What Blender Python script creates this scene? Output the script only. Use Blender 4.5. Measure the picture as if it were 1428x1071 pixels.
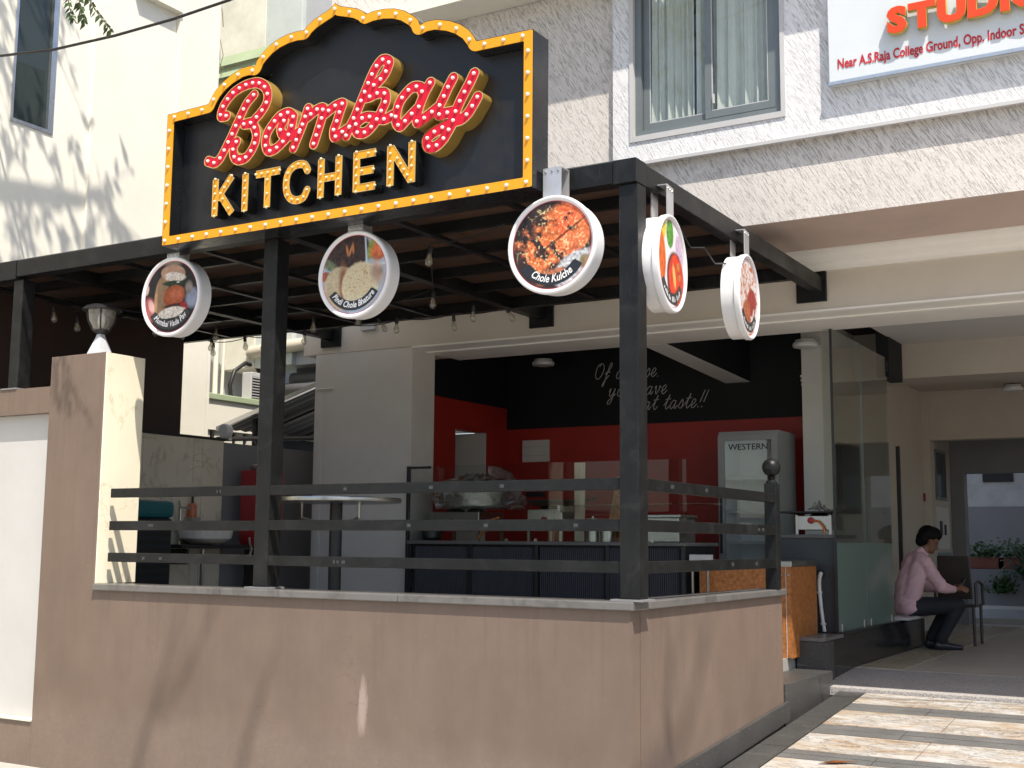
import bpy, bmesh, math, random
import numpy as np
from mathutils import Vector, Matrix
random.seed(7); rng = np.random.default_rng(11)
for o in list(bpy.data.objects): bpy.data.objects.remove(o)
SC = bpy.context.scene; COL = SC.collection

# ------------------------------------------------------------------ camera
YAW, PITCH, ROLL, FOC = 0.53636, 0.12772, 0.008025, 1715.7/1428
F_ = Vector((-math.sin(YAW)*math.cos(PITCH), math.cos(YAW)*math.cos(PITCH), math.sin(PITCH)))
R_ = Vector((math.cos(YAW), math.sin(YAW), 0)); U_ = R_.cross(F_)
R2 = R_*math.cos(ROLL)+U_*math.sin(ROLL); U2 = U_*math.cos(ROLL)-R_*math.sin(ROLL)
cam = bpy.data.cameras.new('camera'); cam.sensor_width = 36; cam.lens = 36*FOC
cam.clip_start = 0.05; cam.clip_end = 2000
co = bpy.data.objects.new('camera', cam); COL.objects.link(co); SC.camera = co
m = Matrix((R2, U2, -F_)).transposed().to_4x4(); m.translation = (3.2005, -6.78997, 1.6014)
co.matrix_world = m

# ------------------------------------------------------------------ world, sun, exposure
S = Vector((0.43, -0.37, 1.0)).normalized()
elev = math.asin(S.z); azi = math.atan2(S.x, S.y)
w = bpy.data.worlds.new('World'); SC.world = w; w.use_nodes = True
nt = w.node_tree; bg = nt.nodes['Background']
sky = nt.nodes.new('ShaderNodeTexSky'); sky.sky_type = 'NISHITA'; sky.sun_disc = False
sky.sun_elevation = elev; sky.sun_rotation = azi; sky.dust_density = 2.0
nt.links.new(sky.outputs[0], bg.inputs[0]); bg.inputs[1].default_value = 0.148
sl = bpy.data.lights.new('sun', 'SUN'); sl.energy = 5.0; sl.angle = math.radians(0.53); sl.color = (1, 0.93, 0.82)
so = bpy.data.objects.new('sun', sl); COL.objects.link(so)
so.rotation_euler = (-S).to_track_quat('-Z', 'Y').to_euler(); so.location = (10, -10, 25)
vs = SC.view_settings; vs.view_transform = 'Standard'; vs.look = 'None'; vs.exposure = 0.5; vs.gamma = 1; vs.use_curve_mapping = False
SC.render.engine = 'CYCLES'
SC.cycles.max_bounces = 10; SC.cycles.diffuse_bounces = 6; SC.cycles.transparent_max_bounces = 16
SC.cycles.caustics_reflective = False; SC.cycles.caustics_refractive = False

# ------------------------------------------------------------------ materials
MATS = {}
def newmat(name):
    mt = bpy.data.materials.new(name); mt.use_nodes = True
    MATS[name] = mt; n = mt.node_tree; b = n.nodes['Principled BSDF']
    return mt, n, b
def N(n, t, **k):
    x = n.nodes.new(t)
    for a, v in k.items():
        if a in x.inputs.keys(): x.inputs[a].default_value = v
        else: setattr(x, a, v)
    return x
def pos(n, scale=(1,1,1), rot=(0,0,0)):
    g = N(n, 'ShaderNodeNewGeometry'); mp = N(n, 'ShaderNodeMapping')
    mp.inputs['Scale'].default_value = scale; mp.inputs['Rotation'].default_value = rot
    n.links.new(g.outputs['Position'], mp.inputs['Vector']); return mp.outputs[0]
def noise(n, vec, scale, detail=4, rough=.6, dist=0):
    t = N(n, 'ShaderNodeTexNoise'); t.inputs['Scale'].default_value = scale; t.inputs['Detail'].default_value = detail
    t.inputs['Roughness'].default_value = rough; t.inputs['Distortion'].default_value = dist
    n.links.new(vec, t.inputs['Vector']); return t.outputs['Fac']
def ramp(n, fac, stops):
    r = N(n, 'ShaderNodeValToRGB'); e = r.color_ramp.elements
    while len(e) < len(stops): e.new(.5)
    for i, (p, c) in enumerate(stops): e[i].position = p; e[i].color = tuple(c)+(1,) if len(c) == 3 else c
    n.links.new(fac, r.inputs[0]); return r.outputs[0]
def mix(n, fac, a, b, mode='MIX'):
    x = N(n, 'ShaderNodeMix', data_type='RGBA', blend_type=mode)
    if isinstance(fac, (int, float)): x.inputs[0].default_value = fac
    else: n.links.new(fac, x.inputs[0])
    for i, v in ((6, a), (7, b)):
        if isinstance(v, tuple): x.inputs[i].default_value = v+(1,) if len(v) == 3 else v
        else: n.links.new(v, x.inputs[i])
    return x.outputs[2]
def bump(n, b, h, strength=.3, dist=.01):
    x = N(n, 'ShaderNodeBump'); x.inputs['Strength'].default_value = strength; x.inputs['Distance'].default_value = dist
    n.links.new(h, x.inputs['Height']); n.links.new(x.outputs[0], b.inputs['Normal'])
def gray(v): return (v, v, v)
def M(name, base, rough=.5, metal=0., var=.15, vs_=3., bmp=0., bs=40., spec=.5, rvar=.03, stretch=(1,1,1)):
    mt, n, b = newmat(name)
    v = pos(n, stretch); f = noise(n, v, vs_, 5); f2 = noise(n, v, vs_*7.3, 3)
    lo = tuple(c*(1-var) for c in base); hi = tuple(min(1, c*(1+var)) for c in base)
    c1 = ramp(n, f, [(.3, lo), (.7, hi)]); c2 = ramp(n, f2, [(.3, gray(1-var*.5)), (.7, gray(1))])
    n.links.new(mix(n, 1., c1, c2, 'MULTIPLY'), b.inputs['Base Color'])
    rr = ramp(n, f2, [(.3, gray(max(.02, rough-rvar))), (.7, gray(min(1, rough+rvar)))])
    n.links.new(rr, b.inputs['Roughness']); b.inputs['Metallic'].default_value = metal
    b.inputs['Specular IOR Level'].default_value = spec
    if bmp: bump(n, b, noise(n, v, bs, 4), bmp, .004)
    return mt
def glassmat(name, tint=(.9,.95,.93), rough=.0, refl=.5, cover=0., covercol=(.5,.6,.57)):
    mt = bpy.data.materials.new(name); mt.use_nodes = True; MATS[name] = mt; n = mt.node_tree
    n.nodes.clear(); out = N(n, 'ShaderNodeOutputMaterial'); tr = N(n, 'ShaderNodeBsdfTransparent'); gl = N(n, 'ShaderNodeBsdfGlossy')
    tr.inputs[0].default_value = tint+(1,); gl.inputs['Roughness'].default_value = rough
    lw = N(n, 'ShaderNodeLayerWeight'); lw.inputs[0].default_value = .5
    pw = N(n, 'ShaderNodeMath', operation='POWER'); pw.inputs[1].default_value = 4.; n.links.new(lw.outputs['Facing'], pw.inputs[0])
    mul = N(n, 'ShaderNodeMath', operation='MULTIPLY_ADD', use_clamp=True); mul.inputs[1].default_value = refl; mul.inputs[2].default_value = .05*refl; n.links.new(pw.outputs[0], mul.inputs[0])
    body = tr.outputs[0]
    if cover:
        df = N(n, 'ShaderNodeBsdfDiffuse'); df.inputs[0].default_value = covercol+(1,)
        tl = N(n, 'ShaderNodeBsdfTranslucent'); tl.inputs[0].default_value = covercol+(1,)
        ad = N(n, 'ShaderNodeMixShader'); ad.inputs[0].default_value = .5
        n.links.new(df.outputs[0], ad.inputs[1]); n.links.new(tl.outputs[0], ad.inputs[2])
        mx0 = N(n, 'ShaderNodeMixShader'); mx0.inputs[0].default_value = cover
        n.links.new(tr.outputs[0], mx0.inputs[1]); n.links.new(ad.outputs[0], mx0.inputs[2]); body = mx0.outputs[0]
    mx = N(n, 'ShaderNodeMixShader'); n.links.new(mul.outputs[0], mx.inputs[0]); n.links.new(body, mx.inputs[1]); n.links.new(gl.outputs[0], mx.inputs[2])
    n.links.new(mx.outputs[0], out.inputs[0]); return mt

# painted tan render of the front wall: brushed blotches, a pale scrape, dusty foot
def tan_wall():
    mt, n, b = newmat('tan_paint')
    v = pos(n); v2 = pos(n, (1.6, 1.6, .9))
    f = noise(n, v, 1.3, 6); g = noise(n, v2, 2.2, 5); h = noise(n, v, 26, 4)
    c = ramp(n, f, [(.3, (.136,.099,.077)), (.68, (.186,.136,.106))])
    c = mix(n, .4, c, ramp(n, g, [(.3, (.140,.100,.077)), (.72, (.207,.153,.121))]))
    fl = ramp(n, h, [(.62, gray(0)), (.78, gray(1))])
    c = mix(n, mathn(n, 'MULTIPLY', fl, .16), c, (.36,.29,.245))
    # pale scrape low on the wall
    geo = N(n, 'ShaderNodeNewGeometry'); sx = N(n, 'ShaderNodeSeparateXYZ'); n.links.new(geo.outputs['Position'], sx.inputs[0])
    wob = noise(n, pos(n, (1, 1, .25)), 14, 4)
    dx = mathn(n, 'MULTIPLY', mathn(n, 'ADD', mathn(n, 'ADD', sx.outputs[0], 2.03), mathn(n, 'MULTIPLY', wob, -.09)), 16.)
    dz = mathn(n, 'MULTIPLY', mathn(n, 'ADD', sx.outputs[2], -.50), 3.2)
    d = mathn(n, 'ADD', mathn(n, 'MULTIPLY', dx, dx), mathn(n, 'MULTIPLY', dz, dz))
    mk = ramp(n, mathn(n, 'MULTIPLY', d, mathn(n, 'ADD', wob, .6)), [(.15, gray(.55)), (.55, gray(0))])
    c = mix(n, mk, c, (.44,.36,.31))
    drip = ramp(n, noise(n, pos(n, (9, 9, .35)), 1.6, 6, .7), [(.52, gray(0)), (.7, gray(1))]); top = ramp(n, sx.outputs[2], [(.35, gray(0)), (1., gray(1))])
    c = mix(n, mathn(n, 'MULTIPLY', mathn(n, 'MULTIPLY', drip, top), .35), c, (.105,.078,.062))
    crk = noise(n, v, 1.7, 8, .62, .9); ck = ramp(n, mathn(n, 'ABSOLUTE', mathn(n, 'SUBTRACT', crk, .5)), [(.0, gray(.5)), (.0035, gray(0))])
    c = mix(n, mathn(n, 'MULTIPLY', ck, ramp(n, f, [(.5, gray(0)), (.62, gray(1))])), c, (.09,.066,.052))
    lowz = ramp(n, mathn(n, 'ADD', mathn(n, 'MULTIPLY', sx.outputs[2], 1.), mathn(n, 'MULTIPLY', f, -.35)), [(.0, gray(.22)), (.2, gray(0))])
    c = mix(n, mathn(n, 'MULTIPLY', lowz, h), c, (.34,.28,.24))
    n.links.new(c, b.inputs['Base Color']); b.inputs['Roughness'].default_value = .62; b.inputs['Specular IOR Level'].default_value = .35
    bump(n, b, mix(n, .5, g, h), .18, .005)
def mathn(n, op, a, b_=None):
    x = N(n, 'ShaderNodeMath', operation=op)
    for i, v in enumerate((a, b_)):
        if v is None: continue
        if isinstance(v, (int, float)): x.inputs[i].default_value = v
        else: n.links.new(v, x.inputs[i])
    return x.outputs[0]
tan_wall()
# combed rustic plaster: long slanting scratches
def rustic(name, base, amt):
    mt, n, b = newmat(name)
    v1 = pos(n); g_ = N(n, 'ShaderNodeNewGeometry'); cb = N(n, 'ShaderNodeCombineXYZ')
    for i, (d_, k_) in enumerate((((.86, 0, .51), 135.), ((.51, 0, -.86), 11.), ((0, 1, 0), 30.))):
        dp = N(n, 'ShaderNodeVectorMath', operation='DOT_PRODUCT'); n.links.new(g_.outputs['Position'], dp.inputs[0]); dp.inputs[1].default_value = d_
        n.links.new(mathn(n, 'MULTIPLY', dp.outputs['Value'], k_), cb.inputs[i])
    v = cb.outputs[0]
    f = noise(n, v, 1., 5, .6, .35); g = noise(n, v1, 55, 3); l = noise(n, v1, 1.1, 4)
    groove = ramp(n, f, [(.34, gray(0)), (.46, gray(1))])
    c = ramp(n, l, [(.3, tuple(k*.88 for k in base)), (.7, base)])
    rs_ = noise(n, pos(n, (5, 5, .3)), 1.3, 5, .65); c = mix(n, mathn(n, 'MULTIPLY', ramp(n, rs_, [(.55, gray(0)), (.75, gray(1))]), .3), c, tuple(k*.7 for k in base))
    c = mix(n, 1., c, ramp(n, f, [(.34, gray(.80)), (.44, gray(1))]), 'MULTIPLY')
    n.links.new(c, b.inputs['Base Color']); b.inputs['Roughness'].default_value = .85
    bump(n, b, mix(n, .25, groove, g), amt, .02)
rustic('rustic_plaster', (.66,.62,.58), .7); rustic('rustic_white', (.76,.76,.77), .65)
def marble(name, base, vein, scale=2.2, rough=.25, vw=.05):
    mt, n, b = newmat(name)
    v = pos(n, (1, 1, 1), (.3, .5, .2)); a = noise(n, v, scale, 7, .55, 1.2); l = noise(n, v, scale*.6, 4)
    ridge = mathn(n, 'ABSOLUTE', mathn(n, 'SUBTRACT', a, .5))
    k = ramp(n, ridge, [(.0, gray(1)), (vw, gray(0))]); k = mathn(n, 'MULTIPLY', k, ramp(n, noise(n, v, scale*1.4, 3), [(.42, gray(0)), (.6, gray(1))]))
    c = ramp(n, l, [(.3, tuple(q*.88 for q in base)), (.7, base)])
    n.links.new(mix(n, mathn(n, 'MULTIPLY', k, .6), c, vein), b.inputs['Base Color']); b.inputs['Roughness'].default_value = rough
marble('marble_cream', (.88,.81,.63), (.46,.38,.2), 2.2, .3, .018)
marble('tile_beige', (.74,.68,.56), (.40,.34,.26), 2.4, .28, .05)
marble('ledge_stone', (.15,.143,.136), (.07,.066,.062), 3.1, .3, .08)
def granite(name, base, spk, scale=60, rough=.25, amt=.5):
    mt, n, b = newmat(name)
    v = pos(n); f = noise(n, v, scale, 3); l = noise(n, v, 3, 5); s = noise(n, pos(n, (1, 9, 9)), 3, 5)
    c = ramp(n, f, [(.42, base), (.62, spk)])
    c = mix(n, amt, c, ramp(n, l, [(.3, base), (.75, tuple(min(1, q*2.1) for q in base))]))
    c = mix(n, mathn(n, 'MULTIPLY', ramp(n, s, [(.62, gray(0)), (.75, gray(1))]), .35), c, (.5,.49,.47))
    n.links.new(c, b.inputs['Base Color']); b.inputs['Roughness'].default_value = rough
granite('black_granite', (.085,.084,.082), (.16,.158,.155), 80, .5)
granite('worn_granite', (.036,.036,.035), (.09,.088,.086), 70, .42)
granite('plinth_granite', (.012,.012,.013), (.028,.028,.028), 90, .14, .2)
granite('speckle_granite', (.42,.40,.385), (.17,.15,.14), 75, .55, .15)
def fantasy():
    mt, n, b = newmat('veined_granite')
    v = pos(n, (1, 3.2, 3), (0, 0, .12)); a = noise(n, v, 2.2, 7, .62, 1.1); k = noise(n, v, 5.5, 8, .68, 1.6); l = noise(n, v, 1.0, 4, .6, .6)
    c = ramp(n, a, [(.33, (.34,.25,.165)), (.42, (.41,.33,.25)), (.50, (.46,.425,.375)), (.62, (.52,.51,.495))])
    c = mix(n, ramp(n, l, [(.34, gray(.4)), (.48, gray(0))]), c, (.40,.26,.165))
    r = mathn(n, 'ABSOLUTE', mathn(n, 'SUBTRACT', k, .5))
    wsp = ramp(n, r, [(.0, gray(.95)), (.04, gray(0))]); msk = ramp(n, noise(n, v, 1.7, 4), [(.36, gray(0)), (.52, gray(1))])
    c = mix(n, mathn(n, 'MULTIPLY', wsp, msk), c, (.09,.08,.08))
    dots = ramp(n, noise(n, pos(n), 90, 3), [(.28, gray(.7)), (.36, gray(0))])
    c = mix(n, mathn(n, 'MULTIPLY', dots, msk), c, (.12,.1,.1))
    n.links.new(c, b.inputs['Base Color']); b.inputs['Roughness'].default_value = .35
fantasy()
M('white_paint', (.80,.765,.66), .7, 0, .05, 1.2, .12, 30)
M('cream_paint', (.70,.68,.58), .75, 0, .12, 2.5, .2, 25)
M('grey_green_paint', (.52,.56,.53), .75, 0, .08, 2)
M('grey_paint', (.40,.41,.43), .75, 0, .06, 2)
M('beige_paint', (.60,.55,.47), .6, 0, .05, 1.3)
M('cornice_paint', (.88,.87,.83), .5, 0, .04, 1.3)
M('soffit_paint', (.58,.455,.40), .7, 0, .08, 1.2, .1, 30)
M('column_paint', (.62,.595,.565), .6, 0, .05, 1.4)
M('white_panel', (.50,.495,.49), .45, 0, .05, 1.5)
M('ceiling_white', (.66,.65,.64), .7, 0, .03, 1)
M('black_wall', (.010,.011,.013), .6, 0, .15, 2, spec=.25)
M('red_wall', (.36,.022,.014), .5, 0, .1, 2)
M('mid_grey_wall', (.20,.198,.205), .6, 0, .06, 2)
M('corridor_paint', (.50,.45,.39), .65, 0, .06, 1.5)
M('corridor_floor', (.45,.41,.35), .5, 0, .1, 1.5)
M('floor_strip', (.55,.47,.34), .25, 0, .1, 3)
M('tile_floor', (.42,.40,.37), .3, 0, .1, 2)
M('street', (.42,.40,.365), .85, 0, .2, 1.2, .3, 40)
M('brown_sheet', (.035,.017,.013), .45, 0, .25, 2)
# black enamel steel with dust and scratches
def steel():
    mt, n, b = newmat('black_steel')
    v = pos(n); st = pos(n, (14, 14, 1.2)); sh = pos(n, (1.2, 14, 14))
    a = noise(n, v, 2.3, 6, .65); s = noise(n, st, 3, 5); h = noise(n, sh, 3, 5); d = noise(n, v, 48, 4, .7)
    c = ramp(n, a, [(.3, (.0055,.006,.0065)), (.75, (.012,.0125,.013))])
    c = mix(n, mathn(n, 'MULTIPLY', ramp(n, s, [(.58, gray(0)), (.78, gray(1))]), .3), c, (.04,.041,.042))
    c = mix(n, mathn(n, 'MULTIPLY', ramp(n, h, [(.6, gray(0)), (.8, gray(1))]), .25), c, (.045,.046,.047))
    c = mix(n, mathn(n, 'MULTIPLY', ramp(n, d, [(.70, gray(0)), (.76, gray(1))]), .4), c, (.2,.2,.2))
    n.links.new(c, b.inputs['Base Color'])
    sm = noise(n, v, 6, 6, .7, .8)
    c = mix(n, mathn(n, 'MULTIPLY', ramp(n, sm, [(.5, gray(0)), (.72, gray(1))]), .55), c, (.028,.029,.03))
    n.links.new(c, b.inputs['Base Color']); b.inputs['Specular IOR Level'].default_value = .25
    n.links.new(ramp(n, a, [(.3, gray(.28)), (.7, gray(.5))]), b.inputs['Roughness'])
steel()
M('sign_black', (.010,.011,.013), .22, 0, .2, 2, rvar=.08)
M('sign_board', (.007,.0075,.009), .42, 0, .3, 1.5, rvar=.1)
M('amber', (.72,.31,.005), .35, 0, .03, 3, rvar=.05)
M('letter_red', (.56,.006,.026), .42, 0, .04, 3, spec=.3)
M('brass', (.66,.42,.10), .3, .6, .03, 3, rvar=.02)
M('brass_edge', (.85,.58,.22), .3, .6, .05, 6, rvar=.06)
M('bulb_white', (.86,.83,.80), .3, 0, .02, 4)
M('bulb_warm', (.70,.58,.36), .25, 0, .02, 4)
M('lightbox_white', (.72,.72,.73), .32, 0, .03, 4)
M('banner_black', (.018,.018,.024), .35)
M('print_white', (.85,.85,.85), .4)
M('plywood', (.062,.029,.016), .7, 0, .35, 1.6, .1, 20, stretch=(1, 3, 1))
M('roof_top', (.10,.10,.10), .7)
M('galvanised', (.55,.55,.56), .38, .6, .1, 5)
M('stainless', (.46,.45,.42), .3, 1., .06, 5)
M('aluminium', (.62,.62,.62), .3, .9, .06, 5)
M('grey_frame', (.17,.19,.192), .35, .2, .06, 3)
M('curtain_fabric', (.72,.71,.66), .9, 0, .06, 8)
M('board_white', (.62,.655,.675), .35, 0, .03, 2)
M('orange_letter', (.70,.055,.006), .35, 0, .04, 3)
M('gold_side', (.66,.48,.10), .35, .5, .06, 4)
M('print_red', (.5,.012,.02), .5)
M('rubber_black', (.012,.012,.013), .5)
M('navy_corrugated', (.008,.011,.022), .5, .0, .15, 2)
M('brown_laminate', (.36,.135,.035), .35, 0, .45, 28, .05, 60)
M('dark_board', (.042,.047,.050), .45, 0, .1, 2)
M('wood_board', (.62,.52,.38), .65, 0, .12, 4, stretch=(4, 4, .6))
M('shrink_plastic', (.5,.5,.49), .25)
M('teal_plastic', (.012,.12,.14), .4, 0, .1, 4)
M('dark_plastic', (.015,.02,.03), .45)
M('red_enamel', (.30,.012,.02), .35, 0, .1, 4)
M('orange_rubber', (.55,.16,.03), .5)
M('ceramic', (.68,.66,.62), .25, 0, .08, 18)
M('soap_orange', (.55,.16,.07), .35)
M('fridge_grey', (.27,.275,.27), .4, 0, .05, 2)
M('fridge_inside', (.78,.80,.80), .5, 0, .03, 2)
M('lamp_metal', (.03,.03,.032), .35, .3)
M('lamp_pale', (.52,.54,.57), .4)
M('pvc_cream', (.58,.52,.42), .5, 0, .1, 3)
M('pale_green', (.36,.43,.27), .6, 0, .06, 4)
M('rope_root', (.22,.19,.12), .8)
M('tank_shade', (.022,.022,.024), .6)
M('bark', (.14,.105,.075), .9, 0, .3, 6, .5, 30)
def leafm(name, c):
    mt, n, b = newmat(name); v = pos(n); f = noise(n, v, 9, 3)
    n.links.new(ramp(n, f, [(.3, tuple(q*.6 for q in c)), (.7, tuple(q*1.4 for q in c))]), b.inputs['Base Color']); b.inputs['Roughness'].default_value = .5
leafm('leaf', (.045,.085,.02)); leafm('leaf_dark', (.025,.055,.018)); leafm('leaf_dry', (.42,.16,.05))
M('terracotta', (.19,.06,.04), .7); M('soil', (.04,.03,.02), .9)
M('skin', (.20,.095,.055), .5, 0, .08, 9); M('hair', (.004,.004,.004), .7, spec=.15)
M('shirt_pink', (.62,.40,.44), .8, 0, .05, 4, .15, 60); M('trousers', (.010,.011,.017), .8); M('shoe', (.02,.024,.035), .35)
M('chair_brown', (.035,.026,.022), .4); M('phone_dark', (.02,.02,.025), .15)
M('plate_maroon', (.20,.02,.03), .4); M('door_teal', (.20,.26,.26), .3); M('screen_dark', (.010,.03,.04), .15)
glassmat('glass_clear', (.93,.95,.94), 0, .5)
glassmat('glass_window', (.93,.96,.95), .0, .8)
glassmat('glass_partition', (.86,.90,.88), .0, 1.2)
glassmat('glass_frost', (.6,.66,.63), .1, .45, .72, (.33,.44,.39))
glassmat('glass_bulb', (.93,.92,.89), .0, 1.8, .28, (.8,.77,.66))
M('shed_grey', (.11,.112,.118), .6)
M('yard_white', (.42,.43,.43), .7)
glassmat('plastic_film', (.93,.93,.92), .10, 1.6, .2, (.62,.62,.61))
glassmat('glass_dark', (.35,.41,.40), .02, 1.0, .45, (.15,.19,.18))
glassmat('fridge_glass', (.96,.97,.965), .01, 1.3)
def printmat():
    mt, n, b = newmat('food_print'); a = N(n, 'ShaderNodeVertexColor', layer_name='print')
    n.links.new(a.outputs[0], b.inputs['Base Color']); b.inputs['Roughness'].default_value = .45; b.inputs['Specular IOR Level'].default_value = .25
printmat()

# ------------------------------------------------------------------ mesh helpers
OFF = {}
def tagit(o, label=None, cat=None, group=None, kind=None):
    if label: o['label'] = label
    if cat: o['category'] = cat
    if group: o['group'] = group
    if kind: o['kind'] = kind
    return o
def thing(name, label, cat, loc=(0,0,0), group=None):
    o = bpy.data.objects.new(name, None); COL.objects.link(o); o.empty_display_size = .1
    o.location = loc; OFF[o.name] = Vector(loc); return tagit(o, label, cat, group)
def link(o, parent, smooth=False):
    COL.objects.link(o)
    if parent is not None: o.parent = parent
    return o
def root_off(parent): return OFF.get(parent.name, Vector((0,0,0))) if parent is not None else Vector((0,0,0))
class MB:
    def __init__(s): s.v = []; s.f = []
    def add(s, vs_, fs):
        k = len(s.v); s.v += [tuple(p) for p in vs_]; s.f += [tuple(i+k for i in f) for f in fs]; return s
    def box(s, x0, x1, y0, y1, z0, z1):
        return s.add([(x0,y0,z0),(x1,y0,z0),(x1,y1,z0),(x0,y1,z0),(x0,y0,z1),(x1,y0,z1),(x1,y1,z1),(x0,y1,z1)],
                     [(0,3,2,1),(4,5,6,7),(0,1,5,4),(1,2,6,5),(2,3,7,6),(3,0,4,7)])
    def slab(s, quad, n):       # quad of 4 points thickened along vector n
        q = [Vector(p) for p in quad]; n = Vector(n)
        return s.add(q+[p+n for p in q], [(0,3,2,1),(4,5,6,7),(0,1,5,4),(1,2,6,5),(2,3,7,6),(3,0,4,7)])
    def tube(s, pts, r, n=8, caps=True):
        pts = [Vector(p) for p in pts]; rs = r if isinstance(r, (list, tuple)) else [r]*len(pts)
        k0 = len(s.v); prev = None
        for i, p in enumerate(pts):
            t = (pts[min(i+1, len(pts)-1)]-pts[max(i-1, 0)]).normalized()
            if prev is None: a = t.orthogonal().normalized()
            else: a = (prev-t*prev.dot(t)).normalized()
            prev = a; b = t.cross(a)
            for j in range(n):
                th = 2*math.pi*j/n; s.v.append(tuple(p+(a*math.cos(th)+b*math.sin(th))*rs[i]))
        for i in range(len(pts)-1):
            for j in range(n):
                j2 = (j+1) % n; s.f.append((k0+i*n+j, k0+i*n+j2, k0+(i+1)*n+j2, k0+(i+1)*n+j))
        if caps:
            s.f.append(tuple(k0+j for j in reversed(range(n)))); s.f.append(tuple(k0+(len(pts)-1)*n+j for j in range(n)))
        return s
    def lathe(s, c, prof, n=24, axis='z', a0=0):   # prof: (r, h) list
        c = Vector(c); k0 = len(s.v)
        for r, h in prof:
            for j in range(n):
                th = 2*math.pi*j/n+a0; a, b = r*math.cos(th), r*math.sin(th)
                d = {'z': (a, b, h), 'y': (a, h, -b), 'x': (h, a, b)}[axis]
                s.v.append(tuple(c+Vector(d)))
        for i in range(len(prof)-1):
            for j in range(n):
                j2 = (j+1) % n; s.f.append((k0+i*n+j, k0+i*n+j2, k0+(i+1)*n+j2, k0+(i+1)*n+j))
        s.f.append(tuple(k0+j for j in reversed(range(n)))); s.f.append(tuple(k0+(len(prof)-1)*n+j for j in range(n)))
        return s
    def ball(s, c, r, nu=14, nv=8, sc=(1,1,1)):
        k0 = len(s.v); c = Vector(c)
        for i in range(nv+1):
            ph = math.pi*i/nv; ph = min(max(ph, .02), math.pi-.02)
            for j in range(nu):
                th = 2*math.pi*j/nu
                s.v.append(tuple(c+Vector((r*math.sin(ph)*math.cos(th)*sc[0], r*math.sin(ph)*math.sin(th)*sc[1], r*math.cos(ph)*sc[2]))))
        for i in range(nv):
            for j in range(nu):
                j2 = (j+1) % nu; s.f.append((k0+i*nu+j, k0+(i+1)*nu+j, k0+(i+1)*nu+j2, k0+i*nu+j2))
        s.f.append(tuple(k0+j for j in range(nu))); s.f.append(tuple(k0+nv*nu+j for j in reversed(range(nu))))
        return s
    def mesh(s, name, mat, smooth=False, bevel=0, off=(0,0,0)):
        me = bpy.data.meshes.new(name); o = Vector(off)
        me.from_pydata([tuple(Vector(p)-o) for p in s.v], [], s.f)
        if bevel:
            bm = bmesh.new(); bm.from_mesh(me); bmesh.ops.recalc_face_normals(bm, faces=bm.faces)
            bmesh.ops.bevel(bm, geom=bm.edges[:], offset=bevel, segments=2, affect='EDGES', profile=.5, clamp_overlap=True)
            bm.to_mesh(me); bm.free()
        me.materials.append(MATS[mat]); me.update()
        if smooth:
            me.shade_smooth()
            if smooth == 'auto': me.set_sharp_from_angle(angle=math.radians(40))
        return me
    def build(s, name, mat, parent=None, smooth=False, bevel=0):
        o = bpy.data.objects.new(name, s.mesh(name, mat, smooth, bevel, root_off(parent)))
        if parent is not None: OFF[o.name] = root_off(parent)
        return link(o, parent)
def box(name, x0, x1, y0, y1, z0, z1, mat, parent=None, bevel=0):
    return MB().box(x0, x1, y0, y1, z0, z1).build(name, mat, parent, False, bevel)
def tube(name, pts, r, mat, parent=None, n=8, smooth=True):
    return MB().tube(pts, r, n).build(name, mat, parent, 'auto' if smooth else False)
def struct(o): o['kind'] = 'structure'; return o
def inst(name, me, loc, parent, rot=None):
    o = bpy.data.objects.new(name, me); link(o, parent); o.location = Vector(loc)-root_off(parent)
    if rot: o.rotation_euler = rot
    if parent is not None: OFF[o.name] = root_off(parent)
    return o
def evalmesh(o):
    COL.objects.link(o); dg = bpy.context.evaluated_depsgraph_get(); dg.update()
    me = bpy.data.meshes.new_from_object(o.evaluated_get(dg)); d = o.data; COL.objects.unlink(o); bpy.data.objects.remove(o); return me
def catmull(p, k=6, closed=False):
    p = [Vector(q) for q in p]; out = []
    n = len(p)
    for i in range(n-1):
        a, b, c, d = p[max(i-1, 0)], p[i], p[i+1], p[min(i+2, n-1)]
        for j in range(k):
            t = j/k; out.append(.5*((2*b)+(c-a)*t+(2*a-5*b+4*c-d)*t*t+(3*b-a-3*c+d)*t**3))
    out.append(p[-1]); return out
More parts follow.
